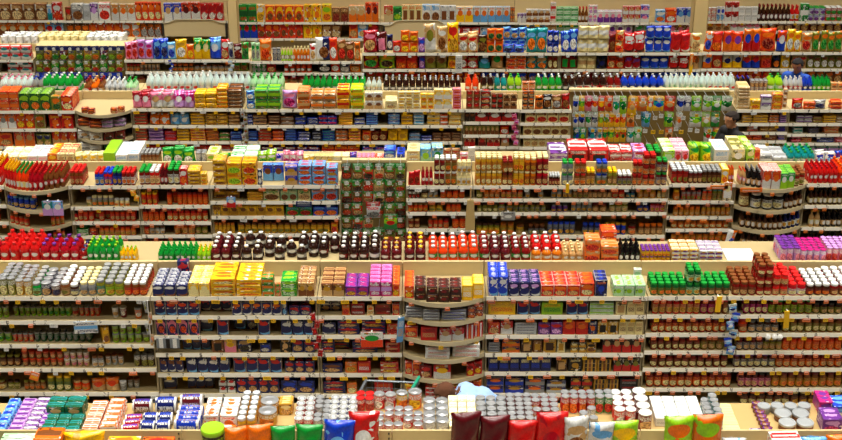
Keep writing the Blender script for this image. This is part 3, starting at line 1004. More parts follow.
def parse(row, text):
    for ln in text.strip().splitlines():
        ln = ln.split('#')[0].split()
        if not ln:
            continue
        lev = ln[0] if ln[0] in 'RT' else int(ln[0])
        x0, x1, n = float(ln[1]), float(ln[2]), int(ln[3])
        typ, hpx, c1, c2, c3 = ln[4], float(ln[5]), ln[6], ln[7], ln[8]
        o = {}
        for t in ln[9:]:
            if t.startswith('D:'): o['D'] = t[2:]
            elif t.startswith('='): o['n'] = t[1:]
            elif t.startswith('lean'): o['lean'] = float(t[4:])
            elif t[0] in 'rl' : o[t[0]] = int(t[1:])
            elif t[0] in 'domt': o[t[0]] = float(t[1:])
        place(row, lev, x0, x1, n, typ, hpx, c1, c2, c3, o)

def side(x):
    for lim, s in ((110, 'far left'), (260, 'left'), (380, 'left of centre'), (462, 'centre'), (580, 'right of centre'), (720, 'right')):
        if x < lim:
            return s
    return 'far right'

NTH = ['first', 'second', 'third', 'fourth', 'fifth', 'sixth', 'seventh', 'eighth', 'ninth', 'tenth', 'eleventh', 'twelfth', 'thirteenth', 'fourteenth', 'fifteenth', 'sixteenth'] + ['further'] * 20

def finish_labels():
    """say of each product how it looks, where it stands, what is next to it and its place among its like"""
    first = {}
    for b in BLOCKS:
        first.setdefault((b['desc'], b['place']), []).append(b)
    seen = {}
    for (desc, pl), bs in first.items():
        for b in bs:
            ex = ''
            if len(bs) > 1:
                near = [q for q in BLOCKS if q is not b and q['row'] == b['row'] and q['lev'] == b['lev'] and q['x'] < b['x'] and (q['c1'] != b['c1'] or q['noun'] != b['noun'])]
                if b['lev'] == 'P':
                    near = [q for q in near if abs(q.get('y', 0) - b.get('y', 0)) < 4]
                q = max(near, key=lambda t: t['x'], default=None)
                ex = ', by %s %s' % (word(q['c1']), q['noun'].split()[-1]) if q else ', leftmost'
            if not b['objs']:
                print('EMPTY BLOCK', b['label'] if 'label' in b else b['desc'], b['place'])
                continue
            nk = max(p[0] for p in b['pos']) + 1; nr = max(p[1] for p in b['pos']) + 1; nl = max(p[2] for p in b['pos']) + 1
            for ob, (k, r, l) in zip(b['objs'], b['pos']):
                pos = ''
                if nk > 1:
                    pos += ', leftmost' if k == 0 else ', rightmost' if k == nk - 1 else ', %s from left' % NTH[k]
                if nr > 1:
                    pos += ', front rank' if r == 0 else ', rear rank' if r == nr - 1 else ', %s rank' % NTH[r]
                if nl > 1:
                    pos += ', bottom' if l == 0 else ', topmost' if l == nl - 1 else ', %s layer' % NTH[l]
                cands = ['%s, %s%s%s' % (desc, pl, ex, pos),
                         '%s, %s%s%s' % (desc.replace(' with ', ', '), pl.replace(' shelf of ', ' shelf, ').replace('on far side of ', 'far side of '), ex, pos),
                         '%s, %s%s%s' % (desc.split(' with ')[0], pl.replace(' shelf of ', ' shelf, ').replace('on far side of ', 'far side of '), ex, pos),
                         '%s, %s%s' % (desc.split(' with ')[0], pl.replace(' shelf of ', ' shelf, ').replace('hook wall of ', ''), pos)]
                lab = next((c for c in cands if len(c.split()) <= 16), cands[-1])
                seen.setdefault(lab, []).append(ob)
                ob['label'] = lab
                if len(b['objs']) > 1:
                    ob['group'] = desc.replace(' with ', 'es with ' if ' box with' in desc else 's with ', 1) + ', ' + pl + ex
    dup = {k: v for k, v in seen.items() if len(v) > 1}
    for k, v in dup.items():
        v.sort(key=lambda ob: ob.location.x / depth_of(ob.location.y, ob.location.z))
        for q, ob in enumerate(v):
            suf = ', left one' if q == 0 else ', right one' if q == len(v) - 1 else ', middle one' if len(v) == 3 else ', %s such' % NTH[q]
            t = k
            if len((t + suf).split()) > 16: t = t.replace('far side of ', 'far side, ').replace(' from left', '')
            if len((t + suf).split()) > 16: t = t.replace(' row,', ',')
            if len((t + suf).split()) > 16: t = t.replace(' with ', ', ').split(', ')[0] + ', ' + ', '.join(t.replace(' with ', ', ').split(', ')[2:])
            if len((t + suf).split()) <= 16:
                ob['label'] = t + suf
    seen = {}
    for b in BLOCKS:
        for ob in b['objs']:
            seen.setdefault(ob['label'], []).append(ob)
    dup = {k: v for k, v in seen.items() if len(v) > 1}
    for k, v in dup.items():          # last resort: side of the picture
        for ob in v:
            t = k.replace(' with ', ', ') + ', ' + side(ob.location.x / depth_of(ob.location.y, ob.location.z) * FPX + 421)
            if len(t.split()) <= 16: ob['label'] = t
    print('shared labels', len(dup), sum(len(v) for v in dup.values()), list(dup)[:6])
    for k, v in dup.items():
        for ob in v:
            ob['group'] = k
    print('long', [k for k in seen if len(k.split()) > 16][:5])

# ------------------------------------------------------------------ what stands where
# columns: shelf (0 = top, R = far side board, T = ledge before the counter), picture columns of the block's two ends,
# pieces side by side, kind, picture height, three colours, then r = pieces deep, l = pieces high, d = depth, o = set back, m = share missing, D: = print
TF = '''
0 -56 0 5 box 16 tan brown orange D:pic
1 -56 0 5 box 14 orange tan brown D:half
0 844 896 6 can 13 green white tan
1 844 896 6 can 9 brown red orange
0 0 48 4 box 16 brown tan beige D:pic
0 48 53 1 box 15 white teal light_blue D:half
0 53 66 1 box 17 red white red_orange D:oval
0 66 72 1 box 13 brown red tan
0 72 84 1 box 16 grey white brown D:pic
0 84 91 1 box 16 silver white grey D:text
0 91 99 1 box 17 purple white lilac D:half
0 99 111 1 box 17 white red red D:pic
0 112 136 3 box 16 tan white orange D:half
0 136 163 4 box 18 red_orange orange cream D:oval
0 163 182 2 box 17 blue white tan D:half
0 182 201 2 box 18 red_orange white maroon D:half
0 201 224 3 box 17 red crimson white D:oval
0 236 239.5 1 box 14 red white white
0 239.5 257 2 box 17 green dark_green red D:band
0 257 265 1 box 17 yellow white gold D:oval
0 265.5 304 4 box 16 red_orange yellow brown D:arch
0 304.5 321.5 2 box 17 yellow orange red_orange D:dot
0 322 332 1 box 17 yellow lime orange D:oval
0 332 349 2 box 14 brown tan dark_red D:pic
0 349 365.5 2 box 16 beige orange tan D:half
0 365.5 384 2 box 19 red_orange orange maroon D:half
0 384 393 1 box 16 red beige tan D:half
0 393 402 1 box 13 green dark_green lime o.15
0 402 422 3 box 17 cream orange brown D:win
0 422 440 2 box 17 white light_blue brown D:pic
0 440 456 2 box 16 silver white brown D:win
0 456 473 2 box 15 white yellow orange D:half
0 473 510 5 box 15 white light_blue orange D:half
0 510 517 2 box 15 brown orange tan l2
0 517 526 2 box 9 purple white white D:half
0 526 550 4 box 13 white brown tan D:half l2
0 550 555.5 1 box 20 white red tan D:band l2
0 556 578 3 box 15 mint green white D:band l3
0 578 588 3 slim 15 brown red tan r2
0 588 597 2 box 17 white pink lilac l2
0 597 622 4 box 11 white purple pink D:half r2
0 622 640 3 box 16 red white tan D:half l2
0 640 649 1 box 17 blue white pink D:half l2
0 655 665 1 box 12 light_blue white orange
0 665 676 1 box 13 red_orange orange white
0 676 693 2 box 14 blue white light_blue D:half
0 706 716 2 can 13 red white white l2
0 716 724 2 box 14 white blue light_blue
0 724 738 2 box 19 red white dark_red D:half l2
0 738 757 3 box 14 white grey silver D:text l2
0 757 790 8 slim 16 dark_brown dark_red maroon r2
0 790 799 2 slim 15 red red white r2
0 799 808 1 box 17 green white dark_green D:band
0 808 825 3 can 13 white green purple l2 r2
0 825 842 3 can 13 red white green l2 r2
1 0 46 5 box 14 orange brown beige D:half
1 46 65 2 box 14 light_blue white red D:half
1 66 90 3 box 13 brown orange tan D:oval
1 90 122 4 box 14 red_orange tan orange D:half
1 122 141 2 box 14 orange white grey D:oval
1 141 162 3 box 14 brown orange grey D:pic
1 236 258 3 box 16 green blue red D:half
1 258 280 3 box 15 red orange brown D:oval
1 280 303 3 box 15 red_orange red brown D:arch
1 303.5 322 2 box 15 yellow orange gold D:dot
1 322 341 2 box 14 brown tan beige
1 349 358 1 box 16 orange red tan D:oval
1 358 368 1 box 16 light_blue white tan
1 368 379 1 box 16 dark_red red brown
1 452 480 3 box 17 red dark_red white D:half
1 480 514 4 box 17 silver white light_blue D:half
1 520 545 3 box 13 light_blue blue brown D:half
1 545 556 2 box 13 tan brown white D:pic
1 556 578 3 box 13 mint green white D:band l2
1 578 600 3 box 13 pink red white D:half
1 600 632 4 box 12 white pink purple D:half
1 634 660 3 box 12 grey green brown
1 660 692 4 box 12 brown white pink D:half
1 706 730 3 box 9 tan orange brown D:oval
1 730 760 4 box 9 red white pink D:half
1 760 842 10 can 9 dark_red orange tan
'''
TE = '''
0 -56 0 4 pack 13 red white cream D:half
0 844 896 5 bag 19 orange yellow green
1 844 896 5 bag 13 brown orange green
1 -56 0 4 pack 10 white red teal D:half
R 0 38 5 bag 8 white silver cream d.14 r3 D:none
R 38 86 6 bag 8 cream white yellow d.14 r3 D:none
R 86 124 5 bag 8 white pink cream d.14 r3 D:none
0 0 32 3 pack 13 red white teal l2 D:half
1 8 32 2 pack 11 red white teal l2 D:half
0 124 138 2 bag 15.9 pink crimson red r2
0 138 153 2 bag 17.1 lilac magenta red r2
0 153 168 2 bag 18.3 blue light_blue navy r2
0 168 176 1 bag 15.9 light_blue white blue
0 176 187 1 bag 18.3 yellow gold white
0 187 194 1 bag 14.6 orange red_orange yellow
0 194 210 2 bag 19.5 green yellow cream D:half r2
0 210 221 1 bag 18.3 light_blue blue silver D:half r2
0 221 229 1 bag 18.3 red white tan D:oval
0 229 234 1 bag 15.9 grey white navy
0 234 242 1 bag 14.6 maroon white dark_red
0 242 250 1 bag 15.9 green brown dark_green
0 250 260 2 bag 17.1 mint green grey
0 260 271 1 bag 19.5 orange tan red_orange r2
0 272.5 281 2 can 12.6 navy silver grey
0 281 293 4 slim 13.8 lime cream olive
0 293 310 5 slim 13.8 amber cream orange r2
0 310 316 1 bag 17.1 white red tan
0 316 330 1 bag 22.0 navy white brown D:split o.02
0 330 338 1 bag 20.7 red_orange red white
0 338 355 2 bag 18.3 brown tan red
0 355 362 1 bag 17.1 orange brown tan
1 126 140 4 jar 7 brown red tan
1 140 160 5 tub 7 grey tan brown
1 172 194 4 jar 7 dark_brown orange tan
1 194 230 6 jar 6 grey brown tan
1 233 248 2 bag 9 olive green brown
1 252 266 3 bag 9 green white grey
1 267 276 1 bag 9 red dark_red tan
1 284 312 5 slim 10 red_orange cream brown r2
1 318 331 1 bag 9 black navy white
1 331 340 1 bag 11 red orange white
1 340 350 1 bag 8 grey navy white
1 350 361 1 bag 9 orange brown tan
2 126 250 14 jar 7 dark_red brown tan
2 252 361 12 jar 7 brown red tan
0 363 377 1 bag 20 crimson pink tan o.0 D:pic
0 377 387 1 bag 20 maroon white pink D:win
0 387 393 1 bag 14 navy black white o.15
0 393 401 1 bag 12 red red_orange white
0 401 418 2 bag 20 orange red_orange yellow l2
0 418.5 425 1 bag 14 purple blue lilac
0 425.5 436.5 1 bag 26 tan white olive D:half
0 437 447 1 bag 26 tan white brown D:pic
0 447.5 458.5 1 bag 26 yellow red gold D:oval
0 458.5 478 2 bag 18 tan red white D:pic r2
0 478 487 1 bag 16 dark_brown olive brown
0 487 503 2 bag 23 orange red_orange dark_green l2
0 503 526 3 bag 21 light_blue blue tan o.14 l2
0 503 524 2 bag 8 blue light_blue navy o.0 d.1
0 526.5 546.5 2 bag 23 teal light_blue orange D:pic
0 547 560 2 bag 20 blue navy white l2
0 560 577 2 bag 20 blue light_blue white r2
0 577.5 608 3 bag 24 cream white tan l2 D:band
0 608 615 1 bag 18 dark_red maroon brown
0 615 623 1 bag 20 orange cream red l2
0 622.5 645 2 bag 19 red white maroon D:swoosh
0 645.5 670 3 bag 25 blue white light_blue D:swoosh l2
0 670.5 690 2 bag 18 red crimson white D:swoosh r2
0 690.5 702 1 bag 17 cream orange tan r2
0 702.5 711 1 bag 18 orange white blue D:pic
0 711 722 1 bag 19 red red_orange orange D:oval
0 722.5 742 2 bag 20 red_orange orange purple D:half
0 742.5 760 2 bag 21 orange red blue D:half
0 760.5 776 1 bag 22 red_orange orange dark_red
0 776 785 1 bag 19 red_orange blue white D:half
0 785.5 800 2 bag 20 yellow orange white
0 801 811 1 bag 19 tan orange red
0 811.5 842 4 bag 19 olive orange green D:pic
1 363 379 1 bag 15 crimson yellow green D:pic
1 379.5 395 1 bag 14 lime yellow dark_brown
1 396 418 2 bag 13 red_orange red orange D:oval
1 419 425 1 bag 12 purple blue lilac
1 425.5 447 2 bag 14 tan olive brown D:half
1 447.5 456 1 bag 13 yellow gold orange
1 457 478 2 bag 13 red tan white D:pic
1 478.5 490 1 bag 12 black teal light_blue D:half
1 491 503 1 bag 14 orange tan green D:half
1 506 526 2 box 13 orange brown red l2
1 526.5 547 2 bag 13 teal tan orange D:oval
1 547.5 560 2 bag 13 brown dark_red cream
1 560.5 577 2 bag 13 dark_red black green D:win
1 577.5 596 2 bag 13 cream tan red D:band
1 596.5 607 1 bag 12 black navy grey D:dot
1 607 624 2 bag 12 red_orange dark_red tan
1 624 640 2 bag 12 crimson purple white D:swoosh
1 640.5 668 3 bag 12 blue white light_blue D:swoosh
1 668.5 688 2 bag 12 red white maroon D:swoosh
1 688.5 702 2 bag 12 orange tan brown D:half
1 702.5 712 1 bag 13 white orange blue D:half
1 712.5 722 1 bag 14 red red_orange tan
1 722.5 742 2 bag 13 white yellow navy D:half
1 742.5 760 2 bag 14 orange blue red D:half
1 760.5 772 1 bag 15 red_orange orange red
1 772.5 780 1 bag 13 black navy orange
1 780.5 790 1 bag 14 yellow gold white
1 790.5 806 2 bag 13 tan red brown
1 806.5 842 5 bag 13 olive brown white D:pic
2 366 420 6 bag 14 brown red tan
2 420 480 7 bag 14 dark_red orange tan
2 480 556 8 bag 14 brown blue grey
2 562 640 8 bag 14 dark_red white brown
2 640 700 6 bag 14 navy blue brown
2 704 770 8 bag 15 red orange tan
2 806 842 4 bag 15 brown orange tan
'''
TD = '''
R -56 0 7 soda 15 clear pink white
0 -56 0 4 box 18 orange red tan D:band
1 -56 0 4 box 14 red orange tan
2 -56 0 4 box 13 orange brown tan
R 852 896 5 soda 16 green dark_green white
0 872 896 2 pack 8 red orange brown
1 852 896 4 pack 7 gold brown red
R 0 32 5 soda 15.2 clear pink pink r3
R 32 45 2 soda 15.2 grey blue brown r2
R 42 80 5 soda 16.1 green white clear r3
R 84 91 1 slim 13.3 brown dark_red red r3
R 91 98 1 slim 13.3 orange tan brown r3
R 98 105 1 slim 13.3 brown dark_red tan r3
R 105 126 4 slim 13.3 silver white grey r3
R 126 137 2 slim 13.3 mint green clear r3
R 146 198 8 soda 17.1 clear white white r3
R 198 212 2 soda 18.1 clear white silver r3
R 212 250 6 soda 17.1 clear silver white r3
R 250 284 5 soda 16.1 mint green green r3
R 302 332 5 soda 15.2 green dark_green green r3
R 332 366 5 soda 15.2 green silver clear r3
R 366 382 3 soda 14.2 clear silver tan r2
R 383 422 6 soda 14.2 cola silver grey r3
R 422 461 7 soda 14.2 cola silver grey r3
R 465 479 2 soda 16.1 red_orange red_orange orange r2
R 480 494 2 soda 17.1 cola silver olive r2
R 494 507 2 soda 17.1 teal silver green r2
R 507 522 2 soda 17.1 lime green green r2
R 522 535 2 box 12 orange brown tan l2
R 535 562 4 soda 17.1 green white lime r2
R 562 575 2 soda 16.1 cola silver grey r2
R 575 592 2 soda 17.1 cola silver white r2
R 592 607 2 soda 17.1 cola silver red r2
R 607 621 2 soda 17.1 dark_red silver white r2
R 621 664 6 soda 17.1 blue silver navy r2
R 664 706 8 soda 17.1 clear white mint r3
R 706 735 5 soda 17.1 clear white white r3
R 735 750 3 soda 16.1 cola blue red r2
R 750 767 4 can 13 brown silver tan l2 r2
R 767 783 2 soda 17.1 lime green mint r2
R 783 802 4 soda 16.1 silver white red r2
R 802 812 2 soda 16.1 blue blue navy r2
R 812 830 4 soda 16.1 green dark_green lime r3
R 830 850 3 box 11 tan orange brown l2
0 0 20 2 box 19 red_orange orange tan D:band r3 l2
0 20 52 3 box 17 dark_green lime orange D:oval r3
0 52 62 1 box 14 olive orange dark_green D:oval
0 62 74 1 box 15 red orange cream r4
0 84 98 2 box 5 dark_red orange brown
0 113 126 2 box 5 dark_red orange tan
0 132 151 2 bag 16 crimson pink white D:half r3
0 151 174 2 bag 15 pink white tan D:half r3
0 174 194 2 bag 15 magenta lilac white D:half r3
0 195 217 2 pack 15 yellow gold brown l3 r2 o.02
0 217 228 1 pack 20 yellow orange gold l5 r2
0 228 243 1 pack 18 dark_brown brown tan l5 r2
0 243 255 1 bag 18 light_blue blue white l2
0 255 281 2 pack 19 green lime brown l2 r2
0 282 297 1 bag 17 lilac pink magenta o.02
0 297.5 310 1 pack 18 orange tan brown l2 r2
0 311 336 2 pack 15 tan orange brown l2 r2
0 337 350 1 pack 20 yellow red orange l2 r2
0 350.5 364 1 pack 20 lime yellow red l2 r2
0 365 383 2 box 16 white tan brown l2 D:half
0 385 397 1 box 8 cream beige tan d.25
0 398 420 3 box 17 cream yellow tan l3
0 420.5 434 2 box 15 yellow cream orange l2
0 434 452 2 box 19 yellow white cream l2 D:half
0 452.5 463 1 box 20 pink orange red l4
0 466 480 2 box 18 dark_red brown red l3 D:half
0 480 491 1 box 18 dark_brown red tan l3
0 491 503 2 box 15 brown dark_brown red l3 D:half
0 503 517 2 box 15 tan brown dark_brown l2 D:half
0 522 534 2 box 18 dark_brown orange tan l3
0 534.5 543 1 bag 13 orange black brown
0 543 552 1 bag 16 black white brown
0 552.5 562 1 bag 14 brown tan grey
0 562 572 1 bag 17 dark_red red brown
1 0 17 2 box 14 orange white grey D:half
1 17 35 2 box 15 red_orange orange yellow D:oval
1 35.5 46 1 box 14 olive orange brown
1 50 74 2 box 14 red orange yellow D:dot
2 0 13 1 box 13 orange red tan
2 15 36 2 box 14 red orange tan D:half
2 37 52 2 box 12 olive navy tan
2 53 77 3 box 14 red tan orange D:half
1 80 105 2 pack 7 dark_red orange brown D:oval l2
1 105 127 2 pack 8 grey lilac navy l2
2 80 106 2 box 8 white tan brown D:dot
2 107 127 2 box 8 dark_red brown black
3 82 105 2 box 7 white silver grey
3 108 126 2 box 7 green purple brown
1 132 148 1 pack 12 brown red tan l4
1 149 170 2 bag 12 orange white brown D:dot
1 170 190 2 bag 12 light_blue white brown D:dot
1 190.5 205 1 pack 12 gold yellow brown l4
1 205.5 228 2 pack 11 yellow brown gold l3
1 228.5 240 1 pack 10 brown tan gold l3
2 132 148 1 pack 13 brown red tan l4
2 149 164.5 1 pack 13 purple lilac navy l4
2 165 177 1 pack 10 crimson red pink l2
2 177 190 1 pack 12 gold yellow brown l4
2 190.5 206 1 pack 13 orange yellow brown l5
2 206.5 219 1 pack 13 orange brown gold l4
2 219.5 230 1 pack 8 brown green tan l2
2 230.5 242 1 pack 9 blue navy light_blue l2
1 247 253 1 pack 10 blue navy white l2
1 253 267 1 pack 10 brown tan dark_brown l3
1 268 281 1 pack 9 brown dark_brown tan l3
1 281 294 1 pack 8 brown grey tan l2
1 295 306 1 pack 8 navy blue grey l2
1 307 318 1 pack 7 blue navy white l2
1 318.5 337 2 pack 9 blue red navy l2
1 338.5 353 1 pack 13 yellow gold orange l5
1 354 365 1 pack 7 grey blue white l2
1 366 378 1 pack 12 blue light_blue navy l5
1 388 400 1 pack 11 blue light_blue white l3
1 401 413 1 pack 11 gold yellow brown l3
1 413.5 424 1 pack 12 light_blue white teal l4
1 427 440 1 pack 13 cream yellow tan l3
1 440 448 1 pack 11 orange white red l2
1 448.5 462 1 pack 13 yellow cream tan l3
2 246 258 1 pack 10 blue navy light_blue l3
2 258.5 272 1 pack 12 brown red orange l4
2 272.5 284 1 pack 10 red_orange orange brown l3
2 285 297 1 pack 13 blue navy light_blue l5
2 297.5 310 1 pack 9 blue navy white l3
2 312 322 1 pack 9 navy black silver l2
2 322.5 335 1 pack 11 blue teal navy l4
2 335.5 348 1 pack 11 brown orange tan l3
2 348.5 361 1 pack 12 orange yellow brown l4
2 362 371 1 bag 11 orange red tan
2 371 387 2 bag 11 dark_red brown tan
2 387.5 408 2 bag 13 yellow gold brown D:dot
2 409 421 1 pack 8 navy light_blue white l2
2 421 432 1 pack 5 blue navy white l2
2 432.5 462 3 pack 8 brown dark_brown tan l3
3 132 243 9 pack 10 red white brown
3 247 320 6 pack 9 dark_red blue white
3 322 360 3 pack 10 orange red brown
3 362 400 3 pack 9 blue white red
3 400 462 5 pack 9 teal white brown
1 463.5 475 2 box 9 dark_brown brown black
1 475 515 3 box 10 maroon red white D:half
2 464 499 8 box 9 olive brown tan D:half
2 500 509 1 bag 9 red orange white
3 464 475 2 box 9 tan red dark_red D:half
3 478 486 1 box 9 tan dark_red red D:half
3 487 500 2 box 8 tan red dark_red D:half
3 501 509 1 box 8 red tan white D:half
1 525 570 4 box 10 cream brown red D:pic
2 523 570 5 box 10 cream tan brown D:pic
3 523 570 6 box 9 cream brown tan D:pic
0 737 749 1 pack 21 beige tan brown l7 o.04 d.3
0 750 760 1 box 9 yellow gold orange
0 760 771 1 box 13 purple white grey l2 D:half
0 771.5 782 1 box 15 orange yellow gold l2
0 782 788 1 box 18 tan white brown l3 o.1
0 792 803 1 bag 11 red orange grey
0 803.5 815 2 pack 7 red_orange orange brown l2
0 814 826 1 bag 9 grey white navy
0 830 842 1 pack 8 orange red brown l2
1 742 752 1 pack 8 tan yellow brown l3
1 752 768 1 pack 8 gold yellow brown l3
1 768.5 779 1 pack 8 brown orange tan l3
1 779.5 789 1 pack 9 purple lilac navy l4
1 796 812 2 pack 7 grey purple white l2
1 812.5 822 1 pack 6 brown olive tan l2
1 822.5 836 1 pack 7 gold yellow brown l3
1 836.5 850 1 pack 6 tan white brown l2
2 747 758 1 pack 6 tan red white l2
2 760 777 2 pack 5 gold brown tan l2
2 777.5 788 1 pack 6 blue navy purple l2
2 793 803 1 pack 6 teal white green l2
2 808 819 1 pack 6 dark_brown navy grey l2
2 824 839 1 pack 7 orange tan brown l2
3 743 762 2 pack 6 red_orange orange red l2
3 763 777 1 pack 6 brown dark_red tan l2
3 778 788 1 pack 6 lilac blue white l2
3 791 801 1 pack 7 crimson pink red l2
3 801 812 1 pack 5 orange tan brown l2
3 816 834 1 pack 7 navy blue white l3
3 834.5 850 1 pack 7 pink red white l3
4 742 788 4 pack 8 green white red
4 792 850 5 pack 8 teal lilac white
'''
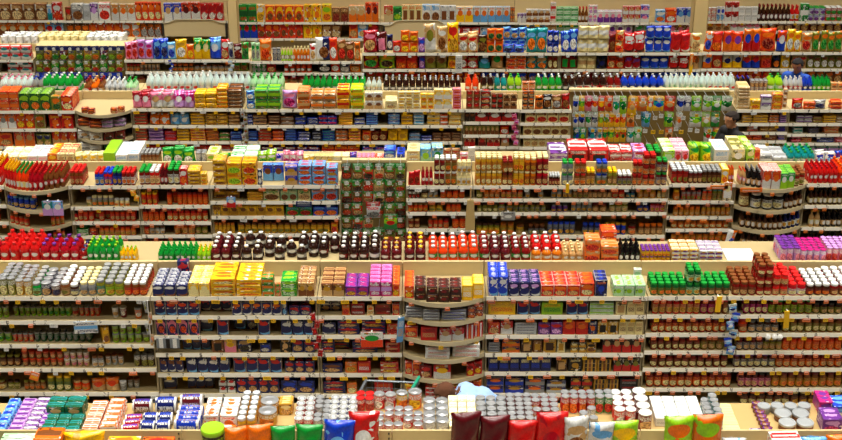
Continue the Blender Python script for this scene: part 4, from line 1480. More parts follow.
TC = '''
R -56 0 4 pack 10 white cream tan d.2
0 -60 -18 5 slim 19 red_orange red cream r2
1 -56 0 7 jar 9 blue navy white
2 -56 0 7 jar 9 red brown orange
R 852 896 4 bag 14 white blue lilac
1 844 896 6 slim 15 cola black tan
2 844 896 6 slim 15 black dark_brown tan
0 868 896 4 bot 16 orange red white r2
R 0 28 3 pack 10 cream white yellow r3 d.18
R 28 48 2 box 10 white pink grey r2 d.2 D:text
R 48 58 1 box 12 orange yellow gold r2 d.2
R 58 75 2 box 12 cream red tan r2 d.2 D:half
R 75 104 4 bag 12 cream yellow tan r3
R 104 116 1 box 13 lime green yellow r3 d.16 D:none
R 116 128 1 box 11 white light_blue mint r3 d.16 D:text
R 128 140 1 box 12 white light_blue silver r3 d.16 D:text
R 141 160 5 jar 13 brown grey tan r4
R 163 194 3 bag 17 green lime white r3
R 196 207 2 can 13 grey silver silver r2
R 207 219 1 box 12 cream lime yellow d.3
R 219 231 1 bag 13 lime green white
R 231 244 1 box 10 white green mint r2 d.2 D:half
R 244 258 1 box 10 mint white green r2 d.2 D:half
R 258 276 2 bag 13 lime white green r3
R 276 283 1 bag 12 lilac blue white r2
R 283 303 3 bag 13 pink white magenta r3
R 303 315 2 bag 10 cream yellow white r2
R 315 333 3 box 10 cream gold yellow r2 D:win
R 333 350 2 box 10 cream white yellow r2 D:text
R 350 357 1 bag 13 purple blue navy r2
R 357 375 4 tub 9 white pink magenta r3
R 375 384 1 box 9 red_orange white pink r2
R 384 396 1 box 16 blue light_blue white l2 d.2
R 397 405 1 box 12 blue navy light_blue d.25
R 407 420 1 box 15 cream tan white l3 d.3
R 420 431 1 box 17 light_blue mint lime D:half d.2
R 431.5 443 1 box 18 light_blue mint green D:half d.2
R 443 460 2 box 16 brown tan red l5
R 460 468 1 box 12 pink white red l2
R 468 475 1 box 18 white silver grey D:text
R 549 567 1 box 13 purple white lilac l3 d.4 D:band
R 568 588 1 box 16 red white black d.42 D:win
R 588.5 608 1 box 16 red white black d.42 D:win
R 609 632 2 box 14 red white grey l2 d.3 D:band
R 632 646 1 box 15 lilac red white l2 d.3
R 647 661 2 jar 15 dark_brown green olive r3
R 662 674 1 box 15 lime white mint r3 d.16 D:half
R 674 688 2 box 15 pink white red r3 d.16 D:half
R 688 712 2 bag 19 lime green yellow d.3 r2
R 713 728 1 box 16 white light_blue silver D:text d.4
R 731 744 1 box 17 cream olive white d.5 D:half
R 744 753 1 box 17 lime cream olive d.5
R 753 759 1 box 16 orange red tan r2
R 759 772 1 pack 11 grey white steel r2 d.2
R 772 787 1 pack 9 silver grey white r2 d.2
R 787 815 4 bot 14 teal green mint r4
R 815 834 2 bag 14 white blue light_blue r2
R 834 850 2 bag 15 blue purple white r2
0 -16 4 4 slim 20 red yellow red r8
0 4 20 4 slim 20 red yellow red_orange r8
0 20 33 3 slim 19 red_orange green cream r7
0 33 47 3 slim 19 crimson red red r7
0 47 67 4 bot 17 brown red red r6
0 69 84 3 jar 14 brown red red r5
0 95 104 2 jar 13 blue red light_blue r4
0 104 113 2 jar 13 red blue blue r4
0 113 122 2 jar 14 navy green blue r4
0 122 137 3 jar 13 dark_red red white r4
0 139 150 2 jar 14 dark_red green white r4
0 150 160 2 jar 14 red white cream r4
0 160 168 2 slim 17 maroon red red r4
0 168 180 2 jar 16 dark_brown green white r4
0 180 188 1 box 16 red white orange r2
0 188 201 1 box 14 gold yellow brown l4 r2
0 201 213 1 box 11 yellow gold orange l3 r2
0 213.5 227 1 box 24 gold yellow brown l4 r2
0 227.5 242 1 box 22 yellow orange lime D:pic r2 l2
0 242.5 257 1 box 22 yellow orange red_orange D:pic r2 l2
0 258 262.5 1 box 15 navy white white
0 263 284 2 box 16 blue light_blue brown D:half o.15
0 285 298 1 box 18 blue tan gold D:half l2 r2
0 298.5 312 1 box 19 light_blue red orange D:oval l2 r2
0 312.5 326 1 box 19 light_blue red orange D:oval l2 r2
0 326.5 338 1 box 17 light_blue red gold D:oval l2 r2
0 408 420 2 bag 14 red crimson dark_red
0 421 433 3 bot 15 crimson dark_red red r3
0 434 445 2 jar 27 dark_red white maroon l2 r2
0 445 457 2 jar 27 brown white olive l2 r2
0 457 471 3 jar 23 cream cream white l2 r2
0 474.5 502 5 jar 28 gold cream amber l2 r3 =oil_jar
0 502 513 2 jar 24 brown dark_red amber l2 r3
0 513 524 2 jar 28 gold cream yellow l2 r3 =oil_jar
0 524 536 2 jar 27 amber cream dark_red l2 r3 =oil_jar
0 536 548 2 jar 28 crimson cream dark_red l2 r3
0 549 560 4 jar 10 dark_brown silver crimson r4
0 561.5 573 2 jar 23 steel green grey l2 r2
0 574 586 2 jar 23 brown red tan l2 r2
0 586 595 2 jar 14 brown yellow tan r3
0 595.5 607 2 jar 23 steel blue olive l2 r2
0 607.5 617 2 jar 14 olive yellow brown r3
0 617.5 631.5 3 jar 11 maroon white grey r3
0 632 641.5 2 jar 23 dark_red red tan l2 r2
0 642 655 2 jar 30 dark_red red tan l3 r2
0 655.5 667 2 jar 25 maroon green grey l2 r2
0 671 688 3 jar 14 dark_red silver red r4
0 688 702 3 jar 12 maroon silver brown r4
0 702 721 4 jar 13 dark_brown grey brown r4
0 721 728 1 box 14 yellow white orange r4
0 728 735 2 bot 15 amber red_orange pink r4
0 737 744 2 bot 15 tan red_orange pink r4
0 744 758 3 slim 17 black grey tan r4
0 758 776 2 box 18 red_orange white orange r4 D:half
0 776 791 2 box 15 green lime white r5 D:half
0 791 805 2 jar 12 dark_red brown cream r4
0 808 838 6 bot 16 red crimson red r5
0 838 866 4 bot 16 red_orange orange red r5
1 6 16 2 jar 9 navy blue blue r2
1 16 40 4 jar 11 blue light_blue navy r2
1 86 92 1 jar 8 tan grey cream
1 92 114 4 jar 10 grey cream olive
1 114 130 3 jar 7 cream white tan
1 140 158 3 jar 12 red_orange yellow red r2
1 167 208 8 jar 12 red_orange dark_red orange r2 m.1
1 211 240 2 box 7 gold yellow brown o.1
1 247 263 1 pack 8 yellow gold orange l3
1 263.5 280 1 box 11 cream green brown D:pic
1 280.5 297.5 2 box 11 mint cream brown D:pic
1 298 311 1 box 11 cream green tan D:pic
1 311.5 325 1 box 12 light_blue orange red_orange D:pic
1 325.5 338 1 box 12 light_blue orange red D:pic
1 408 420 3 box 8 dark_brown white red
1 421 428 1 jar 8 dark_brown grey tan
1 428 438 2 jar 8 grey white silver
1 440 465 4 jar 9 red_orange brown orange r2
1 476 483 1 jar 10 olive dark_brown olive
1 483.5 500 3 jar 10 orange olive amber r2
1 500.5 523 4 jar 10 red_orange brown tan r2
1 525 530 1 jar 9 grey white silver
1 538 543.5 1 jar 9 grey white silver
1 551 562 2 jar 10 steel black grey
1 563 572 2 jar 9 steel grey tan
1 572.5 588 3 jar 9 brown white tan
1 588 612 5 jar 9 brown dark_red tan r2
1 612 625 2 jar 10 red dark_red red_orange
1 626 635 2 jar 8 navy steel teal
1 637 656 3 jar 10 gold brown amber
1 657 667 2 jar 9 gold dark_brown cream
1 673 680 1 jar 10 amber yellow orange
1 681 701 4 jar 10 grey dark_red red
1 702 712 2 jar 11 red_orange grey tan
1 712 722 2 jar 11 olive teal tan
1 722 734 2 jar 12 white brown cream
1 737.5 748 1 jar 16 brown tan cream
1 748 780 3 jar 15 black white white =wide_jar
1 780 805 4 slim 16 dark_brown black tan r2
1 808 842 7 slim 15 dark_brown black cream r2
2 10 33 4 jar 9 red_orange brown red
2 54 66 3 jar 10 red_orange dark_red tan
2 70 78 1 jar 9 red dark_brown red
2 78 136 11 jar 11 red_orange brown red r2 m.08
2 140 165 4 jar 11 red_orange dark_red orange
2 167 208 7 jar 12 red dark_red orange m.1
2 211 221 2 box 10 gold brown yellow
2 221 284 7 box 10 yellow gold brown D:half
2 286 312 2 box 9 green light_blue red D:pic
2 313 338 2 box 9 blue light_blue orange D:pic
2 408 428 4 jar 8 red_orange tan orange
2 429 443 2 jar 8 gold brown yellow
2 446 461 3 jar 9 red_orange brown orange
2 477 498 4 jar 8 olive dark_brown olive
2 498 513 2 jar 9 olive red grey
2 513 546 6 jar 8 olive brown grey
2 551 568 3 jar 7 purple steel navy
2 571 592 4 jar 9 steel white grey
2 592 607 2 jar 8 brown dark_red tan
2 609 628 3 jar 9 olive cream cream
2 637 649 2 jar 9 navy steel blue
2 650 667 3 jar 10 crimson maroon pink
2 673 700 5 jar 9 amber orange gold
2 701 735 6 jar 10 gold brown amber
2 738 779 8 slim 16 dark_brown cola tan r2
2 779 803 4 slim 16 navy blue white r2
2 808 820 2 slim 16 tan gold cream
2 820 842 4 slim 15 black cola tan r2
3 14 36 4 jar 8 dark_brown brown red
3 56 67 3 jar 9 red_orange dark_brown tan
3 77 89 1 box 6 green mint white d.2
3 90 98 1 box 7 dark_red orange red
3 99 136 7 jar 8 orange red_orange tan
3 142 150 1 jar 9 red dark_red tan
3 150 165 3 jar 8 grey brown white
3 174 195 3 jar 10 orange red_orange tan
3 195 208 2 jar 9 olive brown olive
3 210 235 5 jar 10 gold amber yellow
3 238 330 14 jar 10 gold brown yellow
3 331 338 1 bag 12 orange yellow red
3 408 420 2 jar 9 dark_red tan brown
3 428 443 3 jar 10 red_orange brown red
3 443 449 1 jar 9 red dark_red tan
3 452 466 2 jar 11 red_orange brown orange
3 476 500 4 jar 11 olive dark_brown yellow
3 500 514 2 jar 11 gold amber olive
3 516 524 1 jar 9 gold brown olive
3 528 545 3 jar 10 dark_brown brown steel
3 547 575 5 jar 12 steel blue navy
3 582 600 3 jar 11 navy blue steel
3 604 626 4 jar 11 blue gold navy
3 628 636 1 jar 10 dark_red dark_brown tan
3 638 668 4 jar 10 brown orange tan
3 671 735 9 jar 9 amber brown orange
3 738 804 11 slim 17 dark_brown black tan
3 808 866 10 slim 14 black dark_brown white
4 10 66 9 jar 8 dark_red brown red
4 70 136 10 jar 8 red dark_red orange
4 140 168 4 jar 10 dark_red red white
4 168 208 6 jar 10 red grey tan
4 211 338 16 jar 9 gold brown amber
4 408 470 8 jar 9 red brown orange
4 476 667 26 jar 10 dark_brown olive grey
4 671 735 9 jar 9 amber dark_brown gold
'''
TB = '''
R -60 0 5 bot 18 crimson red red r2 =juice_bottle
0 -60 0 6 can 14 olive silver cream r2
1 -60 -5 7 tub 9 lime grey olive o.10
2 -60 -5 7 tub 9 dark_green grey olive o.05
3 -60 -1 7 jar 11 dark_brown olive tan o.04
4 -60 6 6 jar 9 brown olive cream o.05
0 866 900 4 jar 11 dark_red white tan r2
1 843 900 7 jar 13 dark_brown black brown
2 843 900 7 jar 13 brown dark_red brown
3 843 900 7 jar 13 red_orange dark_red brown
4 843 900 7 jar 13 dark_red dark_red brown
5 843 900 7 jar 14 brown dark_red brown
R 850 900 6 can 13 pink lilac white r2
R 0 40 4 bot 18.5 red red red r4 =juice_bottle
R 40 80 4 bot 17.6 crimson purple red r3 =juice_bottle
R 79 88 1 bot 11.8 dark_red navy red r3
R 87 120 5 bot 16.8 green lime green r4 m.1
R 120 137 4 bot 12.6 yellow lime yellow r3 m.1
R 158 197 7 bot 12.6 green green green r4
R 197 211 3 bot 11.8 lime yellow lime r4
R 210 231 2 bot 15.1 maroon white maroon r4 =juice_bottle
R 231 241 1 bot 15.1 cola white maroon r4 =juice_bottle
R 241 318 7 bot 15.1 cola white grey r4 m.35 =juice_bottle
R 318 369 5 bot 15.1 cola white dark_red r4 m.15 =juice_bottle
R 369 380 1 bot 16.0 cola white silver r4 =juice_bottle
R 380 402 2 bot 13.4 maroon gold dark_red r3 =juice_bottle
R 404 426 2 bot 14.3 maroon yellow dark_brown r4 =juice_bottle
R 428 458 3 bot 15.1 red_orange white green r4 =juice_bottle
R 458 479 2 bot 16.0 red_orange white green r4 =juice_bottle
R 479 490 1 bot 15.1 dark_red white green r4 =juice_bottle
R 490 511 2 bot 15.1 maroon white dark_red r4 =juice_bottle
R 511 531 2 bot 15.1 dark_red white green r4 =juice_bottle
R 531 562 3 bot 12.6 amber white tan r1 =juice_bottle
R 531 562 3 bot 15.1 red white red r3 o.14 =juice_bottle
R 562 583 3 bot 11.8 tan cream gold r4
R 584 600 1 box 22 orange tan red D:pic l2 d.2
R 600 618 1 box 16 orange tan red D:pic l2 d.2
R 600 616 1 box 22 red_orange orange tan l2 d.2 o.23
R 619 640 4 slim 16.8 black black cola r4
R 641 670 7 jar 12 gold purple yellow r4 l2
R 671 698 3 box 12 gold white purple D:half l3 d.09 r3
R 699 722 3 box 11 white purple gold D:half l3 d.09 r3
R 727 758 1 box 2 white cream silver D:none d.30
R 780 800 3 can 14 lilac purple pink r5
R 800 826 4 can 12 lilac magenta pink r5
R 826 850 4 can 14 pink lilac red r5
0 0 16 2 can 17 olive silver cream r6
0 16 32 2 can 15 gold silver cream r6
0 32 41 1 jar 12 green grey mint r6
0 41 51 1 can 12 navy silver tan r6
0 51 60 1 can 10 brown silver navy r6
0 61 70 1 jar 13 brown white tan r6
0 70 79 1 jar 11 dark_brown white grey r6
0 80 96 2 jar 13 grey cream steel r6
0 96 105 1 jar 15 olive grey teal r6
0 105 124 2 jar 14 olive grey lime r6
0 124 147 3 jar 13 brown white red r6
0 152 164 1 box 11 navy white brown D:swoosh r5 d.08
0 164.5 176 1 box 11 navy white brown D:swoosh r5 d.08
0 176.5 188 1 box 11 navy white brown D:swoosh r4 d.08
0 178 190 1 box 18 navy red white D:swoosh o.40 d.08
0 189 210 2 box 13 yellow cream cream D:half r3 d.14
0 211 236 1 box 17 yellow orange cream D:oval l3 r2 d.2
0 236.5 262 1 box 16 yellow gold orange D:oval l3 r2 d.2
0 262.5 274 1 box 18 green orange tan D:band l3 r2
0 275 281 1 box 12 red_orange green tan l2
0 281 297 1 box 15 green lime mint l2 d.25
0 298 321 2 box 13 tan brown gold D:half r4 d.1
0 321.5 345 2 box 12 brown tan gold D:half r4 d.1
0 345.5 369 2 box 10 purple magenta gold D:oval r3 d.1
0 369.5 392 2 box 14 magenta lilac white D:band r5 d.085
0 392.5 401 1 box 12 orange red yellow r5 d.085
0 403 414 1 box 12 red_orange orange yellow r4 d.09
0 414.5 461 4 box 15 dark_brown dark_red tan D:dot r3 l2
0 461.5 485 2 box 15 yellow cream white D:text r3
0 488 508 2 box 19 blue white light_blue D:swoosh r3 d.12
0 508.5 540 3 box 14 navy lilac silver D:swoosh r3 d.1
0 540.5 580 3 box 11 red orange tan D:oval r4
0 580 594 1 box 13 red_orange orange cream D:oval r3
0 594.5 607 1 box 16 navy blue orange D:dot r3
0 613 648 3 box 11 mint lime white D:dot r2 d.12
0 633 646 1 box 14 white mint green o.3
0 650 686 5 jar 12 dark_green green olive r4
0 686 700 2 jar 25 dark_green green mint l2 r3
0 700 730 4 jar 12 dark_green green brown r4
0 732 756 3 jar 13 dark_red brown brown r5
0 756 772 2 jar 30 dark_red brown red l3 r4
0 772 788 2 jar 20 red red tan l2 r4
0 788 806 2 jar 11 crimson red white r6
0 806 830 3 jar 11 dark_brown white dark_red r6
0 830 866 4 jar 11 dark_red white brown r6
1 -4 9 2 tub 11 lime grey olive o.06
1 13 42 5 tub 9 lime grey olive o.10 r2
1 42 71 5 tub 9 lime grey green o.10 r2
1 71 79 1 tub 9 tan grey red o.10
1 79 100 4 tub 9 red_orange grey tan o.10 r2
1 111.5 119 1 tub 10 white silver tan o.06
1 119.5 127 1 tub 10 dark_red white white o.06
1 134 142 1 tub 10 orange grey white o.04
2 -4 12 2 tub 9 lime grey green o.05 r2
2 12 34 4 tub 8 red_orange grey tan o.05 r2
2 34 92 9 tub 9 dark_green grey steel o.05 r2
2 101 108 1 box 16 gold yellow brown t24 d.12
2 112 142 4 tub 17 lime grey olive l2 o.03
2 142 150 1 tub 9 olive grey lime o.03
3 0 21 3 jar 11 dark_brown olive brown r2 o.04
3 22 64 6 tub 15 brown red_orange tan l2 o.03
3 64 90 4 tub 14 tan white pink l2 o.03
3 92 104 2 jar 11 grey brown white
3 105 124 3 tub 10 silver brown tan o.06
3 134 155 3 can 11 dark_brown silver olive r2 o.03
4 8 20 2 jar 8 olive dark_brown cream o.06
4 24 46 4 jar 9 brown olive tan o.05
4 47.5 72 3 jar 15 olive yellow dark_green
4 73 90 2 jar 9 red_orange tan orange o.03
4 92 119 2 bag 13 orange tan red_orange D:half
4 119.5 127 1 tub 9 steel white grey
4 127 140 2 tub 9 grey brown silver o.08
1 153 200 4 box 14 navy red_orange light_blue D:swoosh r2
1 200.5 232 3 box 13 navy red white D:swoosh o.12
1 232 282 5 box 13 navy orange white D:swoosh r2
1 282 287.5 1 box 13 navy white light_blue
1 289 311 2 box 9 navy red grey D:oval r2
2 153 200 4 box 16 navy pink red_orange D:arch r2
2 200 213 1 box 14 navy white light_blue D:swoosh o.10
2 217.5 229 1 box 15 navy red light_blue D:swoosh o.02
2 234 246 1 box 14 navy white light_blue D:swoosh o.14
2 247 257 1 box 14 navy brown grey D:oval o.14
2 258 270 1 box 15 navy red light_blue D:swoosh
2 281 315 3 box 14 navy white light_blue D:swoosh r2 o.02
3 183 211 3 box 12 navy brown light_blue D:swoosh o.08
3 212 224 1 box 13 brown gold black D:win
3 224.5 237 1 box 13 tan pink yellow D:half
3 238 252 1 box 13 navy tan black D:oval o.03
3 260 271 1 box 9 navy blue white
3 280 291 1 box 14 black tan gold D:dot
3 292 304 1 box 14 navy red tan D:oval r2
3 304 315 1 box 13 navy red tan D:oval r2
4 155 184 3 box 13 navy brown white D:swoosh r2 o.03
4 187 230 4 box 14 navy white light_blue D:swoosh r2 o.02
4 234 282 4 box 14 navy red light_blue D:swoosh r2 o.02
4 285 315 3 box 11 navy red tan D:oval r2
5 164 177 1 box 11 navy white brown D:swoosh o.1
5 188 214 3 box 11 navy white brown D:swoosh o.12
5 219 236 2 box 14 black white red D:half l2
5 237 280 4 box 14 navy red tan D:oval r2
5 281 315 2 box 12 navy blue tan D:oval
1 320 341 2 box 9 navy white tan D:oval o.12
1 342 350 1 box 10 orange tan red D:pic
1 350.5 365 1 box 12 dark_red red white D:text l2
1 367 374 1 box 9 cream orange tan
1 374.5 391 1 box 11 brown dark_red red D:band
1 392 400 1 box 11 red orange tan
2 322 336 1 box 12 navy white steel D:swoosh
2 337.5 360 1 box 14 navy red tan D:oval l2
2 361.5 386 1 box 14 navy red gold D:oval l2
2 387 399 1 box 10 red_orange tan red D:pic
3 322 335 1 box 12 navy red tan D:oval l2
3 327 350 1 box 12 navy red gold D:oval l2 o.1
3 352 378 1 box 12 navy red tan D:oval l2
3 385 401 1 box 10 red tan dark_red l2
4 322 343 1 box 9 navy brown tan D:oval
4 345 357 1 box 10 orange tan gold D:pic
4 357.5 371 1 box 11 red orange white D:text
4 380 399 1 box 10 red tan yellow l2
5 320 346 1 box 12 navy red tan D:oval l2
5 347 357 1 box 10 orange tan cream D:pic
5 374 393 1 box 11 red orange white D:text
1 406 440 2 pack 11 grey silver navy D:text l4
1 441 466 1 pack 11 grey blue silver D:text l4
1 467 485 2 box 12 dark_red tan orange l2 D:pic
2 405 418 1 box 11 red orange tan
2 420.5 437 1 box 13 red dark_red tan D:text
2 439 464 2 box 13 red white tan D:half
2 465 484 2 box 14 red white orange D:bars
3 425 450 1 box 11 white red tan D:text l3
3 452 480 1 box 12 white tan red_orange D:text l3
4 405 420 2 box 12 red orange tan
4 420 432 1 box 12 dark_red red tan
4 433 451 1 box 14 red white yellow D:half
4 466 483 2 box 12 red dark_red yellow
5 405 418 1 box 10 yellow orange red
5 425 441 1 box 12 red white dark_red l3
5 446 460 1 box 14 yellow red brown l2
5 461 483 2 box 14 orange yellow red D:half
1 488 516 1 box 13 yellow gold orange D:text
1 517 540 2 box 13 navy red light_blue D:swoosh
1 541 563 1 box 12 lime yellow green D:text
1 566 588 2 box 13 navy red light_blue D:swoosh
1 589 614 1 box 12 mint lime white D:band l3
1 615 626 1 box 13 cream brown tan D:win
1 626.5 648 2 box 13 cream tan brown D:text
2 488 500 1 box 12 red orange tan D:pic
2 500.5 513 1 box 13 red white tan D:half
2 514 537 1 box 11 silver grey navy D:text l4
2 538 562 2 box 12 purple red lilac D:oval
2 562.5 588 2 box 13 red_orange red orange D:half
2 588 597 1 box 13 navy orange white D:dot
2 597.5 618 2 box 13 gold cream black D:win
2 618.5 647 3 box 13 cream tan brown D:text
3 488 500 1 pack 10 grey navy silver D:text l4
3 501.5 520 1 box 12 navy orange gold D:half l2
3 521 532 1 box 13 dark_brown gold tan D:win
3 532.5 542 1 box 12 brown tan gold D:win o.03
3 543 556 1 box 14 gold cream dark_brown D:win
3 557 565 1 box 13 cream black gold D:win
3 570 586 2 box 10 black gold cream D:half l2
3 586 596 1 box 10 gold black brown
3 602 646 4 box 15 black red tan D:half l1
4 488 551 6 box 14 navy cream blue D:text
4 556 567 1 box 13 dark_brown gold tan D:win
4 568 582 1 box 13 black gold cream D:dot
4 582.5 611 2 box 12 gold black brown D:bars l3
4 613 647 3 box 13 black red olive D:half
5 486 504 1 box 15 navy blue orange D:half l2
5 504.5 524 1 box 15 navy blue gold D:half l2
5 524.5 545 1 box 15 navy grey orange D:half l2
5 546 566 1 box 12 navy silver gold D:half l2
5 570 592 2 box 15 black red gold D:half l2
5 593 618 2 box 13 gold black brown D:bars l3
5 619 645 1 box 14 black red grey D:text l2
1 652 700 7 jar 15 red white tan r2
1 700 722 3 jar 15 dark_red purple magenta r2
1 722 728 1 jar 14 brown red brown
1 743 768 4 jar 15 maroon purple magenta r2
1 768.5 812 6 jar 14 dark_red green lime r2
1 813 842 4 jar 11 dark_brown black olive r2
2 651 726 11 jar 14 dark_red dark_brown orange r2
2 738 748 1 jar 13 red_orange red brown r2
2 748 779 4 jar 12 dark_brown steel grey r2
2 782 842 8 jar 14 brown dark_red olive r2
3 650 700 7 jar 13 dark_red dark_brown brown r2
3 700 724 3 jar 13 brown dark_brown olive r2
3 736 763 4 jar 12 maroon dark_red grey r2
3 763 782 3 jar 10 olive dark_brown tan
3 782 842 8 jar 13 red_orange dark_red orange r2
4 650 728 10 jar 13 dark_red dark_brown brown r2
4 733 775 6 jar 13 maroon purple grey r2
4 775.5 842 9 jar 13 dark_red dark_red orange r2
5 646 731 11 jar 15 dark_red dark_brown orange r2
5 738 771 5 jar 14 maroon black pink r2
5 771.5 842 9 jar 14 brown dark_red gold r2
6 740 790 6 jar 13 dark_brown orange brown
6 790 842 6 jar 13 dark_brown cream brown
'''
TA = '''
R -64 -8 4 pack 6 light_blue blue white r3 d.1
R 852 900 2 box 11 light_blue blue white d.2 o.2
T -60 -2 2 box 20 green white mint o.2
T 852 900 2 bag 30 orange yellow white o.2
R -6 6 1 pack 7 light_blue blue yellow r5 d.1
R 7 22 1 pack 5 lilac purple white r8 d.075 D:half
R 22 37 1 pack 6 purple white lilac r8 d.075 D:half
R 37 46 1 pack 5 lilac purple white r8 d.075 D:half o.1
R 40 79 3 box 5 dark_green teal green r3 d.09 D:half
R 47 84 2 box 11 dark_green teal tan r3 d.09 o.30 D:half
R 82 98 1 box 7 orange white cream r6 d.09 D:half
R 100 117 1 pack 10 orange white gold r6 d.09 l2 D:band
R 121 139 1 roll 9 white crimson blue r3 d.075 t8
R 140 170 2 roll 11 white navy blue r2 d.12
R 132 152 1 roll 12 white maroon blue r2 d.12 o.34
R 155 177 1 roll 15 white navy blue r2 d.14 o.32
R 174 200 1 roll 14 white blue maroon r4 d.075
R 180 203 1 roll 16 white maroon blue r2 d.12 o.36
R 204 219 1 box 13 white orange red r3 d.15 D:dot o.12
R 220 238 1 box 13 white orange red_orange r3 d.15 D:dot o.12
R 214 236 1 box 6 orange white tan d.08
R 237 256 2 jar 14 gold silver tan r6 o.05
R 258 277 1 can 13 gold silver amber r3 o.14
R 279 293 1 box 11 gold cream tan r2 o.34
R 294 313 2 can 10 red white white r6 o.10
R 313 330 2 can 9 grey silver silver r6 m.2 o.10
R 328 356 3 can 10 white white silver r7 o.05
R 356 374 2 can 12 red red crimson r3 o.40
R 374 396 2 can 14 red silver white r2 o.42
R 396 408 1 can 15 yellow silver orange r2 o.42
R 408 422 1 can 16 orange silver yellow r2 o.42
R 374 423 5 can 8 red silver white r4 o.04 m.15
R 423 449 2 can 10 silver silver white r5 o.05
R 449 477 3 box 7 cream white tan r5 d.10 l2 o.05 D:half
R 477 508 3 can 10 grey silver silver r6 o.08
R 508 534 3 can 11 dark_red silver white r6 o.10
R 534 561 3 can 11 red silver tan r6 m.1 o.08
R 561 595 4 can 16 red silver orange r2 o.36
R 595 613 2 can 16 green silver red r2 o.36
R 580 598 2 can 11 grey silver white r3 m.3 o.10
R 614 636 2 can 15 red white white r4 o.16
R 638 652 1 can 17 dark_red white tan r4 o.06
R 655 704 4 box 8 white silver grey r5 d.09 o.16 D:text
R 706 714 1 can 15 steel silver teal r5 o.06
R 714 723 1 can 17 teal silver light_blue r5 o.06
R 723 741 1 box 3 cream yellow white r7 d.085 D:none o.05
R 741 754 1 box 6 purple magenta lilac o.44 d.15
R 750 762 1 box 3 purple white magenta d.06 o.03
R 763 773 1 bag 6 brown purple magenta r8 d.08
R 780 816 2 tin 7 brown silver grey r2 o.05
R 758 812 4 tin 7 grey silver tan r2 o.34
R 818 832 1 box 12 magenta purple pink r2 d.2 o.36
R 832 850 1 box 11 blue light_blue white r2 d.2 o.3
R 822 842 1 box 13 purple lilac magenta r1 d.2 o.06
T 0 34 1 box 19 mint white green o.2
T 35 64 1 pack 24 orange brown red o.2 D:pic
T 64 104 1 bag 26 yellow gold navy D:dot o.2
T 106 140 1 box 16 yellow orange tan o.2
T 141 174 1 box 16 orange red cream o.2
T 200 226 1 tub 29 black lime olive o.2
T 225 249 1 bag 33 orange yellow red_orange o.2 D:none
T 248 273 1 bag 33 orange red yellow o.2 D:none
T 272 296 1 bag 34 green dark_green green o.2 D:none
T 296 322 1 bag 36 green lime dark_green o.2 D:none
T 323 353 1 bag 36 blue light_blue white D:dot o.2
T 349 379 1 bag 43 red white crimson D:dot o.24
T 451 480 1 bag 45 maroon crimson dark_red o.2 D:none
T 479 508 1 bag 45 maroon red dark_red o.2 D:none
T 507 536 1 bag 40 red red crimson o.2 D:none
T 535 566 1 bag 43 red crimson white o.2 D:dot
T 565 588 1 bag 42 white tan brown D:pic o.2
T 587 612 1 bag 41 white light_blue tan D:pic o.2
T 612 638 1 bag 38 lime yellow orange D:oval o.2
T 665 693 1 bag 47 lime orange brown D:oval o.2
T 692 721 1 bag 47 orange lime brown D:oval o.2
T 721 744 1 bag 22 white light_blue red o.2
T 769 800 1 box 22 white red pink D:pic o.2
T 800 827 1 bag 22 light_blue white grey o.2
T 826 850 1 bag 27 orange yellow red o.2
'''
parse('F', TF); parse('E', TE); parse('D', TD); parse('C', TC); parse('B', TB); parse('A', TA)

